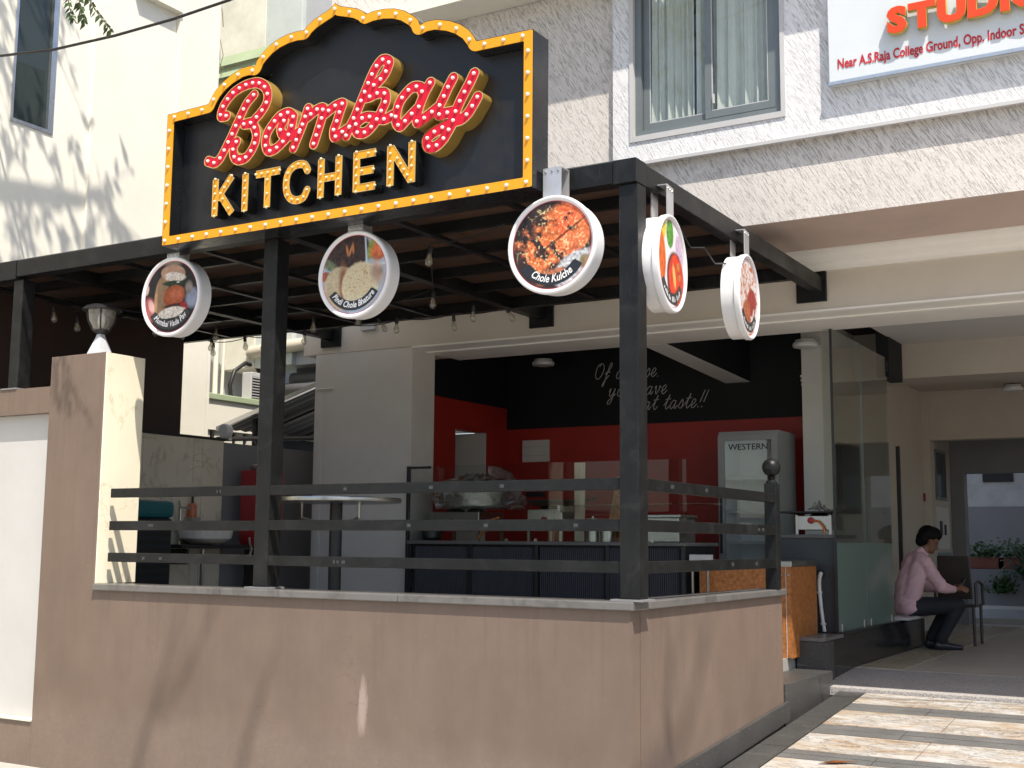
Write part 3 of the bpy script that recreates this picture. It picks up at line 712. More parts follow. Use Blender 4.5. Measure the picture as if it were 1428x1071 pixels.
# lettering traced as stroke centre lines (sign-plane metres)
B_ = {'B': [[(-1.055,.935),(-1.112,.945),(-1.094,1.011),(-1.047,1.065),(-.987,1.109),(-.908,1.136),(-.83,1.146),(-.748,1.137),(-.681,1.095),(-.649,1.032),(-.657,.967),(-.698,.913),(-.75,.871),(-.803,.838),(-.872,.839)],
            [(-.785,1.05),(-.849,1.002),(-.888,.947),(-.921,.893),(-.957,.834),(-.991,.775),(-1.029,.717),(-1.067,.659),(-1.103,.612),(-1.154,.585),(-1.226,.609)],
            [(-.872,.839),(-.803,.838),(-.763,.789),(-.747,.728),(-.762,.666),(-.801,.61),(-.853,.574),(-.923,.574),(-.965,.611),(-.971,.672),(-.942,.714)]],
      'o': [[(-.393,.813),(-.445,.853),(-.524,.842),(-.585,.796),(-.636,.738),(-.656,.661),(-.625,.597),(-.561,.597),(-.499,.631),(-.438,.677),(-.406,.747),(-.393,.813)],
            [(-.48,.798),(-.512,.746),(-.491,.696),(-.438,.677),(-.375,.675),(-.324,.7)]],
      'm': [[(-.26,.85),(-.286,.777),(-.317,.711),(-.35,.646),(-.385,.58)], [(-.286,.777),(-.234,.8),(-.176,.828),(-.122,.829),(-.123,.772),(-.146,.705),(-.169,.642),(-.195,.578)],
            [(-.123,.772),(-.063,.801),(-.006,.827),(.057,.831),(.034,.77),(.01,.704),(-.015,.649),(-.004,.598),(.057,.619),(.125,.646)]],
      'b': [[(.099,.59),(.125,.646),(.165,.708),(.2,.774),(.234,.842),(.269,.908),(.303,.976),(.345,1.041),(.399,1.086),(.458,1.06),(.438,.998),(.393,.949),(.329,.913),(.27,.896)],
            [(.234,.842),(.295,.837),(.357,.85),(.424,.841),(.437,.783),(.407,.725),(.371,.668),(.321,.617),(.263,.585),(.196,.597),(.184,.658),(.251,.696),(.319,.687),(.371,.668),(.434,.652),(.492,.668)]],
      'a': [[(.744,.792),(.725,.826),(.663,.838),(.603,.802),(.557,.751),(.534,.691),(.528,.627),(.564,.58),(.616,.614),(.667,.653),(.72,.689)], [(.808,.842),(.775,.796),(.745,.743),(.72,.689),(.706,.639),(.71,.581),(.77,.604),(.828,.633),(.89,.668)]],
      'y': [[(.993,.84),(.957,.785),(.923,.725),(.89,.668),(.885,.607),(.949,.607),(1.02,.603)],
            [(1.16,.84),(1.128,.783),(1.086,.722),(1.047,.659),(1.02,.603),(.998,.538),(.961,.478),(.917,.424),(.857,.389),(.801,.398),(.793,.455),(.852,.491),(.916,.51),(.998,.538),(1.062,.542),(1.115,.573),(1.155,.622),(1.19,.672)]]}
OXL = .03
bx_ = np.arange(-1.32, 1.30, .005); bz_ = np.arange(.32, 1.22, .005); BX, BZ = np.meshgrid(bx_, bz_)
SDF = {}
for L, strokes in B_.items():
    d = np.full(BX.shape, 9.)
    for st in strokes:
        c = catmull([(a, b, 0) for a, b in st], 5)
        for i in range(len(c)-1): d = np.minimum(d, seg_sdf(BX, BZ, c[i], c[i+1], .0424))
    SDF[L] = d
U = np.min(np.stack(list(SDF.values())), axis=0)
def letter(L, G, GU, oth, gx, gz, strokes, names, fr, rim, fmat, smat, emat, bm_, spacing, dep):
    cut = (G-oth)/2
    body = contours(np.maximum(G, cut), gx, gz); face = contours(np.maximum(GU+rim, cut), gx, gz)
    dpt = SYB-fr
    o = stand(fill_mesh(body, dpt-.004), SX+OXL, (SYB+fr)/2+.002, SZ, smat, ms, names)
    stand(fill_mesh(face, .004), SX+OXL, fr+.001, SZ, fmat, o, 'face')
    rimloops = contours(np.maximum(G, cut), gx, gz)+face
    stand(fill_mesh(rimloops, .006), SX+OXL, fr-.001, SZ, emat, o, 'rim')
    put = []
    for st in strokes:
        c = [(p.x, p.y) for p in catmull([(a, b, 0) for a, b in st], 6)]
        for p in along(c, spacing, False):
            if all((p-q).length > .052 for q in put):
                put.append(p); inst('bulb', bm_, (SX+OXL+p[0], fr-.002, SZ+p[1]), o)
for L in B_:
    oth = np.min(np.stack([v for k, v in SDF.items() if k != L]), axis=0)
    letter(L, SDF[L], U, oth, bx_, bz_, B_[L], 'script_letter', -.195, .0055, 'letter_red', 'brass', 'brass_edge', bulbm, .066, 0)
K_ = {'K': [[(-1.15,.458),(-1.15,.172)], [(-.985,.462),(-1.13,.30)], [(-1.10,.335),(-.975,.174)]], 'I': [[(-.85,.458),(-.85,.172)]], 'T': [[(-.745,.434),(-.515,.434)], [(-.631,.43),(-.631,.172)]],
      'C': [[(-.255,.395),(-.285,.44),(-.34,.452),(-.395,.438),(-.438,.395),(-.453,.32),(-.438,.245),(-.395,.2),(-.34,.186),(-.285,.2),(-.255,.25)]],
      'H': [[(-.13,.458),(-.13,.172)], [(.029,.458),(.029,.172)], [(-.13,.314),(.029,.314)]], 'E': [[(.188,.458),(.188,.172)], [(.17,.434),(.352,.434)], [(.188,.314),(.338,.314)], [(.17,.196),(.352,.196)]],
      'N': [[(.48,.458),(.48,.172)], [(.482,.445),(.656,.185)], [(.66,.458),(.66,.172)]]}
kx_ = np.arange(-1.22, .75, .004); kz_ = np.arange(.13, .50, .004); KX, KZ = np.meshgrid(kx_, kz_)
FAR = np.full(KX.shape, 9.)
for L, strokes in K_.items():
    d = FAR.copy()
    for st in strokes:
        c = [(a, b, 0) for a, b in st]
        if L == 'C': c = [tuple(q) for q in catmull(c, 4)]
        for i in range(len(c)-1): d = np.minimum(d, seg_sdf(KX, KZ, c[i], c[i+1],   .029, len(c) == 2))
    letter(L, d, d, FAR, kx_, kz_, strokes, 'block_letter', -.185, .004, 'amber', 'sign_black', 'brass_edge', bulbw, .055, 0)

# ================================================================== ROUND LIGHT-BOX SIGNS
def vnoise(u, v, f, seed):
    r = np.random.default_rng(seed); n = 64; g = r.random((n, n)); a = (u*f+50) % n; b = (v*f+50) % n
    i = np.floor(a).astype(int); j = np.floor(b).astype(int); x = a-i; y = b-j; x = x*x*(3-2*x); y = y*y*(3-2*y)
    G = lambda p, q: g[p % n, q % n]
    return (G(i,j)*(1-x)+G(i+1,j)*x)*(1-y)+(G(i,j+1)*(1-x)+G(i+1,j+1)*x)*y
def fb(u, v, f, seed): return .55*vnoise(u, v, f, seed)+.3*vnoise(u, v, f*2.1, seed+1)+.15*vnoise(u, v, f*4.3, seed+2)
def ell(u, v, cx, cy, a, b, rot=0, soft=.12, wob=0, seed=1):
    c, s = math.cos(rot), math.sin(rot); x = ((u-cx)*c+(v-cy)*s)/a; y = (-(u-cx)*s+(v-cy)*c)/b
    d = np.hypot(x, y)+wob*(fb(u, v, 5, seed)-.5); return np.clip((1+soft-d)/(2*soft), 0, 1)
def lay(C, mask, col, tex=None, amt=.5):
    col = np.array(col)[None, :]*np.ones((len(mask), 1))
    if tex is not None: col = col*(1-amt+2*amt*tex[:, None])
    return C*(1-mask[:, None])+col*mask[:, None]
def art(kind, u, v):
    n = len(u); C = np.zeros((n, 3)); t1 = fb(u, v, 9, 3); t2 = fb(u, v, 22, 9); t3 = fb(u, v, 5, 5)
    if kind == 0:
        C[:] = (.012,.011,.013); C = lay(C, ell(u, v, .05, 1.0, .4, .18, 0, .3), (.16,.14,.11), t3)
        C = lay(C, ell(u, v, -.82, -.32, .26, .34, .2, .2), (.30,.08,.08), t3, .4); C = lay(C, ell(u, v, -.72, -.22, .10, .20, .5, .3), (.5,.30,.27), t3, .3); C = lay(C, ell(u, v, -.95, .28, .1, .16, 0, .2), (.42,.34,.3))
        C = lay(C, ell(u, v, .80, -.1, .24, .26, 0, .25), (.24,.27,.36), t3, .3); C = lay(C, ell(u, v, .66, .2, .13, .17, 0, .3), (.2,.17,.15), t3)
        C = lay(C, ell(u, v, -.36, .05, .26, .56, -.1, .06), (.26,.16,.09), t3, .4)
        C = lay(C, ell(u, v, .05, .64, .46, .24, -.1, .05, .08), (.40,.24,.16), t1, .3); C = lay(C, ell(u, v, .12, .54, .42, .13, -.14, .1, .3), (.60,.53,.47), t2, .6)
        C = lay(C, ell(u, v, .08, .36, .42, .075, -.06, .15, .2), (.012,.035,.018), t1, .6); C = lay(C, ell(u, v, .25, .38, .06, .02), (.5,.55,.5))
        C = lay(C, ell(u, v, .12, .0, .40, .31, .05, .05, .12), (.30,.065,.022), t2, .6); C = lay(C, ell(u, v, .18, .07, .24, .16, .05, .5), (.40,.11,.05), t2, .4)
        C = lay(C, ell(u, v, .12, -.25, .38, .05, .05, .4), (.05,.012,.01)); C = lay(C, ell(u, v, .5, -.28, .16, .09, -.6), (.28,.015,.02), t2)
        C = lay(C, ell(u, v, .04, -.44, .5, .15, .08, .08, .2), (.58,.53,.46), t2, .6); C = lay(C, ell(u, v, -.2, -.66, .26, .025, -.25, .3), (.04,.16,.03))
    elif kind == 1:
        C[:] = (.34,.42,.50); C = lay(C, ell(u, v, -.25, .62, .72, .58, 0, .05), (.045,.026,.024), t2, .9)
        for a, b, r in ((-.22,.62,.2),(-.12,.6,-.3),(-.04,.66,.1)): C = lay(C, ell(u, v, a, b, .03, .14, r, .3), (.5,.19,.07))
        C = lay(C, ell(u, v, .62, .7, .16, .42, -.5, .15), (.25,.27,.06), t1, .6); C = lay(C, ell(u, v, .75, .5, .26, .22, .3, .1, .2), (.55,.14,.05), t1, .6)
        C = lay(C, np.clip(1-np.abs(u-.36+.08*(v-.6))/.04, 0, 1)*(v > .18), (.55,.66,.78)); C = lay(C, np.clip(1-np.abs(v-.19)/.04, 0, 1)*(u > .3), (.55,.66,.78))
        C = lay(C, ell(u, v, -.78, .3, .3, .12, -.5, .2), (.14,.17,.10), t1, .8); C = lay(C, ell(u, v, -.88, .02, .16, .13), (.4,.12,.06), t1)
        C = lay(C, ell(u, v, -.42, -.32, .52, .55, 0, .04, .05), (.46,.38,.25), t2, .3); C = lay(C, ell(u, v, -.28, -.3, .16, .56, .1, .3), (.26,.11,.055), t3, .5)
        C = lay(C, ell(u, v, .2, -.28, .57, .57, 0, .05, .05), (.58,.50,.33), t2, .35); C = lay(C, ell(u, v, .2, -.1, .5, .42, 0, .1)*np.clip((t2-.55)*6, 0, 1), (.42,.28,.15)); C = lay(C, ell(u, v, .72, .0, .18, .3, .3, .4), (.4,.27,.2), t3)
    elif kind == 2:
        C[:] = (.035,.022,.022); k = np.clip((fb(u, v+.3*u, 6, 31)-.38)*7, 0, 1)
        rot = .55; q = (u*math.cos(rot)+v*math.sin(rot)); p = (-u*math.sin(rot)+v*math.cos(rot))
        C = lay(C, np.clip((.62-np.abs(p-.12))*6, 0, 1)*np.clip((q+.85)*4, 0, 1)*k, (.62,.16,.055), t2, .75)
        C = lay(C, ell(u, v, .5, .5, .42, .4, 0, .1, .2)*np.clip((t1-.3)*6, 0, 1), (.66,.13,.05), t2, .6); C = lay(C, ell(u, v, .55, .0, .42, .26, .5, .1, .2)*np.clip((t1-.25)*6, 0, 1), (.62,.17,.07), t2, .6)
        C = lay(C, np.clip((t2-.63)*10, 0, 1)*ell(u, v, 0, .1, .9, .8), (.62,.5,.26)); C = lay(C, np.clip(1-np.abs(p-.02)/.035, 0, 1)*np.clip((q+.5)*3, 0, 1), (.03,.012,.01))
        C = lay(C, ell(u, v, -.75, .35, .35, .5, -.5, .4)*np.clip((t1-.35)*5, 0, 1), (.022,.016,.018))
        C = lay(C, ell(u, v, .55, -.55, .55, .32, .55, .1, .3), (.42,.43,.45), t2, .95); C = lay(C, ell(u, v, .82, -.45, .13, .16), (.22,.17,.09), t1); C = lay(C, ell(u, v, 0, -.7, .4, .14, .3, .2, .3), (.4,.15,.08), t2, .8)
    elif kind == 3:
        C[:] = (.72,.68,.72); C = lay(C, ell(u, v, -.62, .75, .24, .3, 0, .08), (.72,.5,.05), t2, .3); C = lay(C, ell(u, v, -.1, .68, .26, .34, 0, .08), (.08,.26,.03), t2, .8); C = lay(C, ell(u, v, .58, .35, .26, .42, .3, .08), (.5,.38,.5), t2, .5)
        C = lay(C, ell(u, v, -.72, .05, .3, .58, .1, .08), (.66,.13,.02), t1, .5); C = lay(C, ell(u, v, .28, -.3, .62, .62, 0, .06), (.1,.03,.02)); C = lay(C, ell(u, v, .34, -.28, .54, .55, 0, .06), (.62,.045,.015), t1, .5)
        C = lay(C, ell(u, v, .2, -.25, .1, .26, .3, .3), (.75,.42,.12)); C = lay(C, ell(u, v, .5, .02, .08, .1)+ell(u, v, .6, -.2, .06, .08), (.3,.25,.04))
    else:
        C[:] = (.62,.56,.55); C = lay(C, np.clip((t1-.42)*6, 0, 1), (.42,.13,.06), t2, .6); C = lay(C, ell(u, v, .1, .4, .9, .35)*np.clip((t2-.55)*8, 0, 1), (.66,.6,.58)); C = lay(C, ell(u, v, .35, -.1, .5, .36, .2, .08, .2), (.28,.04,.03), t2, .6)
        C = lay(C, ell(u, v, -.2, -.45, .4, .36, 0, .1, .2), (.34,.10,.05), t2, .7); C = lay(C, ell(u, v, .7, -.5, .3, .3)*np.clip((t1-.4)*6, 0, 1), (.66,.6,.6))
    return np.clip(C, 0, 1)
def disc_sign(label, c, yaw, kind, txt, brk, brkh, tsize=.066):
    t = thing('round_sign', label, 'sign', c, 'round light box signs hung under the canopy edge')
    R = .312; t.rotation_euler = (0, 0, yaw); OFF[t.name] = Vector((0,0,0))
    MB().lathe((0, 0, 0), [(R-.03, .135), (R-.004, .13), (R-.004, .03), (R-.004, .004)], 64, 'y').build('drum', 'lightbox_white', t, 'auto')
    for h in (.04, .07, .1) if kind > 9 else (): MB().lathe((0, 0, 0), [(R-.004, h), (R-.0025, h+.004), (R-.0025, h+.009), (R-.004, h+.013)], 64, 'y').build('drum_ring', 'lightbox_white', t, True)
    n = 64; q = MB(); prof = [(R+.006, .03), (R+.008, .0), (R+.002, -.012), (R-.008, -.014), (R-.021, -.004), (R-.024, .004)]
    for r, h in prof:
        for j in range(n): th = 2*math.pi*j/n; q.v.append((r*math.cos(th), h, r*math.sin(th)))
    for i in range(len(prof)-1):
        for j in range(n): q.f.append((i*n+j, i*n+(j+1) % n, (i+1)*n+(j+1) % n, (i+1)*n+j))
    q.build('rim', 'lightbox_white', t, True)
    # printed face: fine disc grid with painted colours
    nr, na = 84, 240; RI = R-.022; P = [(0., 0.)]
    for i in range(1, nr+1):
        for j in range(na): th = 2*math.pi*j/na; P.append((i/nr*math.cos(th), i/nr*math.sin(th)))
    fcs = [(0, 1+(j+1) % na, 1+j) for j in range(na)]
    for i in range(nr-1):
        a = 1+i*na; b = a+na
        fcs += [(a+j, a+(j+1) % na, b+(j+1) % na, b+j) for j in range(na)]
    P = np.array(P); u, v = P[:, 0], P[:, 1]
    me = bpy.data.meshes.new('print'); me.from_pydata([(a*RI, .001, b*RI) for a, b in P], [], fcs)
    Cc = art(kind, u, v); rr = np.hypot(u, v); edge = np.clip((rr-.965)*60, 0, 1); Cc = lay(Cc, edge, (.45,.03,.06)); Cc = lay(Cc, np.clip((rr-.985)*120, 0, 1), (.8,.78,.8))
    at = me.color_attributes.new('print', 'FLOAT_COLOR', 'POINT'); at.data.foreach_set('color', np.hstack([Cc, np.ones((len(P), 1))]).astype(np.float32).ravel())
    me.materials.append(MATS['food_print']); o = bpy.data.objects.new('print', me); link(o, t)
    # dark banner arc and its lettering
    q = MB(); k = 30; a0, a1 = math.radians(213), math.radians(327)
    for i in range(k+1):
        a = a0+(a1-a0)*i/k; rA = .66+(.04 if i in (0, k) else 0)
        q.v += [(RI*rA*math.cos(a), -.0005, RI*rA*math.sin(a)), (RI*.90*math.cos(a), -.0005, RI*.90*math.sin(a))]
    q.f = [(2*i, 2*i+1, 2*i+3, 2*i+2) for i in range(k)]; bn = q.build('banner', 'banner_black', t)
    if txt:
        tm = text_mesh(txt, tsize, .25, .0012, 0, 'CENTER', .86); rb_ = RI*.83
        for vv in tm.vertices:
            a = -math.pi/2+vv.co.x/rb_; r = rb_-vv.co.y-0*.01; vv.co = Vector((r*math.cos(a), -.0012, r*math.sin(a)))
        tm.materials.clear(); tm.materials.append(MATS['print_white']); tm.name = 'lettering'
        o = bpy.data.objects.new('lettering', tm); link(o, bn)
    else:      # lettering too small to read in the photograph: pale strokes
        q = MB(); rr_ = random.Random(kind)
        for i in range(17):
            if i in (7, 12): continue
            a = math.radians(228+i*5.3); h = rr_.choice((.022, .03, .036)); r0 = RI*.80-.012
            for da in ((0, .02) if rr_.random() < .6 else (0,)):
                aa = a+da; d = Vector((math.cos(aa), 0, math.sin(aa))); n_ = Vector((-d.z, 0, d.x))*.0035; p0 = d*(r0+.028); p1 = d*(r0+.028-h)
                y_ = Vector((0, -.0014, 0)); q.add([p0-n_+y_, p0+n_+y_, p1+n_+y_, p1-n_+y_], [(0,1,2,3)])
        q.build('lettering', 'print_white', bn)['kind'] = 'stuff'
    # hanging bracket
    b0 = R+.004; q = MB().box(-.066, .066, .005, .012, b0, b0+brkh).box(-.066, .066, .11, .117, b0-.01, b0+brkh)
    q.box(-.066, .066, .012, .11, b0+brkh-.006, b0+brkh); bo = q.build('bracket', 'galvanised', t)
    for x in (-.045, 0, .045): MB().lathe((x, .004, b0+brkh-.025), [(.008, 0), (.008, -.004), (.004, -.006)], 8, 'y').build('bolt', 'stainless', bo)
    return t
disc_sign('round lightbox sign with vada pav bun, leftmost under the marquee', (-3.99, .03, 3.499), 0, 0, 'Mumbai Vada Pav', -.1, .04)
disc_sign('round lightbox sign with flat breads and dark chickpeas beside the middle post', (-2.175, .03, 3.487), 0, 1, 'Pindi Chole Bhature', -.1, .05, .062)
disc_sign('round lightbox sign with grilled orange kulche at the lower right of the marquee', (-.485, -.115, 3.472), 0, 2, 'Chole Kulche', -.1, .19, .07)
disc_sign('round lightbox sign showing red curry platter, hung just behind the corner post', (.115, .40, 3.385), math.radians(96), 3, '', -.1, .2)
disc_sign('round lightbox sign showing rust coloured dish, farthest along the side beam', (.115, 1.83, 3.42), math.radians(96), 4, '', -.1, .19)

# ================================================================== STRING LIGHTS
sock = MB().lathe((0,0,0), [(.008, .035), (.017, .03), (.019, -.02), (.017, -.025)], 12).mesh('socket', 'rubber_black', 'auto')
glb = MB().lathe((0,0,0), [(.014, -.024), (.018, -.045), (.030, -.078), (.031, -.098), (.022, -.118), (.004, -.127)], 16).mesh('globe', 'glass_bulb', True)
fil = MB().tube([(.008,0,-.03),(.011,0,-.085),(-.004,.006,-.09),(.004,-.006,-.05),(-.009,0,-.088),(-.007,0,-.03)], .0016, 5).mesh('filament', 'bulb_warm')
def string(label, pts, bulbs, tilt=()):
    t = thing('string_light', label, 'string light', pts[0], 'strings of bulbs under the canopy')
    cv = []
    for i in range(len(pts)-1):
        a, b = Vector(pts[i]), Vector(pts[i+1])
        for k in range(8): u = k/8; cv.append(a.lerp(b, u)+Vector((0, 0, -.035*4*u*(1-u))))
    cv.append(Vector(pts[-1])); tube('cable', cv, .005, 'rubber_black', t, 6)
    for i, p in enumerate(bulbs):
        rot = (random.uniform(-.12, .12), random.uniform(-.12, .12), random.uniform(0, 6)) if i not in tilt else (.35, -.45, 0)
        s = inst('socket', sock, p, t, rot); g = bpy.data.objects.new('globe', glb); link(g, s); f = bpy.data.objects.new('filament', fil); link(f, s)
string('string of clear bulbs along the back edge of the canopy beside the column',
       [(-6.85, 3.34, 3.845), (-6.2, 3.3, 3.84), (-5.65, 3.28, 3.845), (-4.75, 3.25, 3.84), (-4.05, 3.22, 3.845), (-3.4, 3.22, 3.845), (-2.8, 3.2, 3.85)],
       [(-6.79, 3.36, 3.79), (-6.58, 3.12, 3.80), (-6.2, 3.24, 3.80), (-6.05, 3.38, 3.80), (-5.27, 3.15, 3.78), (-4.2, 3.04, 3.80), (-4.02, 3.08, 3.79), (-3.4, 3.18, 3.78), (-2.98, 2.88, 3.79), (-2.76, 3.14, 3.80)], (5, 9))
string('string of clear bulbs crossing the middle of the canopy underside', [(-1.2, .5, 3.84), (-2., .73, 3.845), (-2.94, 2.15, 3.845), (-4.07, 2.53, 3.845), (-4.7, 1.92, 3.84)],
       [(-2., .73, 3.79), (-2.94, 2.15, 3.79), (-4.07, 2.53, 3.79), (-4.67, 2.57, 3.78), (-4.72, 1.92, 3.79)])
string('string of dim bulbs under the canopy in front of the dark brown sheet', [(-6.9, 1.0, 3.84), (-6.2, 1.4, 3.84), (-5.7, 1.9, 3.845), (-5.62, 2.6, 3.84)],
       [(-6.36, .82, 3.74), (-6.3, 1.05, 3.68), (-6.15, 1.2, 3.70), (-6.0, 1.75, 3.72), (-5.9, 2.0, 3.72), (-5.72, 2.3, 3.73)])
tube('sign_cable', [(.04, .55, 3.75), (.03, .75, 3.70), (.02, .95, 3.62), (.04, 1.15, 3.66), (.02, 1.4, 3.60), (.03, 1.7, 3.66), (.05, 1.82, 3.74)], .006, 'rubber_black')
tagit(bpy.data.objects['sign_cable'], 'thin dark cable sagging between the two side round signs', 'cable')

# ================================================================== STUDIO SIGN
st = thing('studio_board', 'white sign board with raised orange letters STUDIO on the upper wall', 'sign', (2, 2.66, 5.25))
yb_ = yw-.085
box('board', .53, 3.9, yb_, yw-.004, 5.252, 6.55, 'board_white', st, .006)
box('edge_trim', .526, 3.904, yb_-.004, yb_+.02, 5.245, 5.272, 'aluminium', st)
x = 1.012
for ch, wd in (('S', .165), ('T', .165), ('U', .18), ('D', .175), ('I', .085), ('O', .19)):
    me = text_mesh(ch, .262, 0, .019, .022, 'LEFT', 1.12)
    xm = min(v.co.x for v in me.vertices)
    o = stand(me, x-xm, yb_-.05, 5.562, 'gold_side', st, 'letter')
    me2 = text_mesh(ch, .262, 0, .016, .002, 'LEFT', 1.12); stand(me2, x-xm, yb_-.0745, 5.562, 'orange_letter', o, 'face')
    x += max(v.co.x for v in me2.vertices)-min(v.co.x for v in me2.vertices)+.012
stand(text_mesh('Near A.S.Raja College Ground, Opp. Indoor Stadium', .112, 0, .0028, 0, 'LEFT', .665), .60, yb_-.0045, 5.372, 'print_red', st, 'lettering')
# ================================================================== LEFT BOUNDARY, NEIGHBOUR
lw_ = thing('side_wall', 'grey side wall with beige tile facing and dark brown sheet above, left of the patio', 'wall', (-6.45, 2.5, .6))
box('wall', -6.6, -6.402, .17, 6.0, .0, 2.66, 'mid_grey_wall', lw_)
for (a, b) in ((.42, 1.32), (1.324, 2.02), (2.024, 2.72), (2.726, 2.85), (2.856, 3.166)):
    box('tile', -6.401, -6.385, a, b, 1.68, 2.672, 'tile_beige', lw_, .002); box('tile', -6.401, -6.385, a, b, .6, 1.676, 'tile_beige', lw_, .002)
box('coping', -6.62, -6.375, .17, 3.2, 2.675, 2.70, 'lamp_metal', lw_)
box('brown_sheet', -6.58, -6.55, .17, 2.675, 2.70, 3.84, 'brown_sheet', lw_)
nb = thing('neighbour_building', 'white neighbouring building with tall dark window, dappled by tree shade', 'building', (-8.5, 3, 0))
# facade x=-8 with a window opening y .9..1.97 z 6.07..9.5
for (a, b, c, d) in ((-6, 1.42, 0, 12), (1.42, 1.97, 0, 6.06), (1.97, 2.46, 0, 12), (1.42, 1.97, 9.6, 12)):
    box('wall', -9.2, -8.0, a, b, c, d, 'white_paint', nb)
box('wall', -9.2, -7.965, 2.461, 3.70, 0, 12, 'white_paint', nb, .01)
box('pilaster', -9.2, -7.90, 3.702, 4.40, 0, 12, 'white_paint', nb, .01)
nw = MB()
for (a, b, c, d) in ((1.42, 1.45, 6.06, 9.6), (1.90, 1.97, 6.06, 9.6), (1.45, 1.90, 6.06, 6.10)): nw.box(-8.06, -7.985, a, b, c, d)
nwo = nw.build('window', 'aluminium', nb); nwp = box('pane', -8.04, -8.03, 1.45, 1.90, 6.10, 9.6, 'glass_dark', nwo)
box('curtain', -8.55, -8.5, 1.3, 2.0, 6.0, 9.6, 'tank_shade', nwo)
box('roof_overhang', -7.964, -7.86, 3.0, 3.70, 8.13, 8.6, 'white_paint', nb)
# set-back part seen above the marquee
box('rear_wall', -9.2, -8.15, 5.5, 6.2, 3.9, 12, 'cream_paint', nb); box('rear_wall', -8.149, -7.5, 5.52, 6.2, 3.9, 12, 'grey_green_paint', nb, .01)
box('rear_wall', -7.499, -6.6, 5.6, 6.2, 3.9, 12, 'grey_paint', nb)
for k in range(5):
    MB().slab([(-8.92, 5.40, 8.22-.17*k), (-7.7, 5.40, 8.22-.17*k), (-7.7, 5.46, 8.38-.17*k), (-8.92, 5.46, 8.38-.17*k)], (0, .012, 0)).build('shutter_slat', 'pale_green', nb)
box('shutter_post', -9.01, -8.93, 5.38, 5.47, 7.2, 8.3, 'white_paint', nb); box('green_ledge', -9.05, -8.9, 4.41, 5.5, 7.78, 7.85, 'pale_green', nb)
r_ = random.Random(3)
for k in range(7):
    x0 = -8.97+r_.uniform(-.03, .05); p = [(x0, 5.33, 9.6)]
    for i in range(9): p.append((p[-1][0]+r_.uniform(-.05, .05)*(1+i*.12), 5.33, p[-1][2]-.21))
    tube('hanging_root', p[:5+k % 5], [.012-.001*i for i in range(len(p[:5+k % 5]))], 'rope_root', nb, 5)
# lower balcony: sunlit post, pale green ledge, louvres, shaded recess
box('balcony_post', -8.02, -7.9, 4.402, 4.45, 2.2, 4.4, 'white_paint', nb)
box('recess_wall', -9.0, -8.75, 4.42, 7.5, 2.4, 6.0, 'grey_paint', nb)
box('balcony_floor', -9.0, -8.05, 4.42, 7.5, 2.9, 3.3, 'white_paint', nb)
box('green_ledge', -8.12, -7.93, 4.452, 7.5, 3.36, 3.44, 'pale_green', nb, .01); box('balcony_wall', -8.10, -7.96, 4.452, 7.5, 2.98, 3.359, 'white_paint', nb)
for k in range(7): box('louvre', -8.04, -7.99, 4.46+.2*k, 4.58+.2*k, 2.3, 2.979, 'cream_paint', nb)
box('balcony_sheet', -8.06, -8.04, 4.452, 7.5, 2.25, 2.979, 'tank_shade', nb)
tube('downpipe', [(-8.3, 4.95, 3.44), (-8.3, 4.95, 5)], .035, 'white_paint', nb); tube('downpipe', [(-8.32, 5.1, 3.44), (-8.30, 5.1, 5)], .022, 'white_paint', nb)
t = thing('drain_pipe', 'thick cream drain pipe lying across the gap behind the middle post', 'pipe', (-7.6, 5.5, 4.15))
tube('pipe', [(-8.22, 5.5, 4.10), (-7.6, 5.5, 4.14), (-6.4, 5.5, 4.19)], .085, 'pvc_cream', t, 16); MB().lathe((-7.08, 5.5, 4.165), [(.1, -.06), (.1, .06)], 16, 'x').build('coupling', 'cream_paint', t, 'auto')
t = thing('air_conditioner', 'white outdoor air conditioner with dark grille on the green ledge', 'air conditioner', (-7.98, 5.6, 3.45))
box('case', -8.12, -7.96, 5.26, 5.66, 3.442, 3.80, 'white_panel', t, .01); box('grille_back', -7.959, -7.955, 5.285, 5.635, 3.46, 3.74, 'rubber_black', t)
for k in range(8): box('grille_slat', -7.954, -7.945, 5.285, 5.635, 3.462+.037*k, 3.475+.037*k, 'white_panel', t)
box('grille_bar', -7.954, -7.942, 5.45, 5.47, 3.46, 3.74, 'white_panel', t)
tagit(tube('black_hose', [(-8.2, 5.15, 3.45), (-8.2, 5.12, 3.62), (-8.2, 5.2, 3.82), (-8.2, 5.4, 3.95), (-8.2, 5.62, 3.92), (-8.2, 5.78, 3.75)], .028, 'rubber_black', None, 10), 'black hose looped above the outdoor air conditioner', 'hose')
aw = thing('sheet_awning', 'dark corrugated sheet awning sloping down beside the column', 'awning', (-7, 5, 2.6))
q = MB(); n = 60
for i in range(n+1):
    y = 4.6+2.6*i/n; h = .008*math.sin(i*1.57)
    q.v += [(-5.83, y, 3.585+h), (-7.86, y, 2.99+h)]
q.f = [(2*i, 2*i+1, 2*i+3, 2*i+2) for i in range(n)]; q.build('sheet', 'tank_shade', aw)
MB().slab([(-7.86, 4.55, 2.955), (-5.83, 4.55, 3.55), (-5.83, 4.6, 3.55), (-7.86, 4.6, 2.955)], (0, 0, .055)).build('front_edge', 'aluminium', aw)
for y in (5.2, 6.0, 6.8): MB().slab([(-7.8, y, 2.93), (-5.83, y, 3.51), (-5.83, y+.05, 3.51), (-7.8, y+.05, 2.93)], (0, 0, .035)).build('rafter', 'rubber_black', aw)
tube('post', [(-7.34, 4.7, .0), (-7.34, 4.7, 3.1)], .04, 'rubber_black', aw); tube('tie', [(-7.9, 4.62, 2.86), (-5.85, 4.62, 2.80)], .03, 'rubber_black', aw)
t = thing('shed_roof', 'grey wavy roof sheets behind the middle post, above the dark awning', 'roof', (-6.6, 6, 3.7))
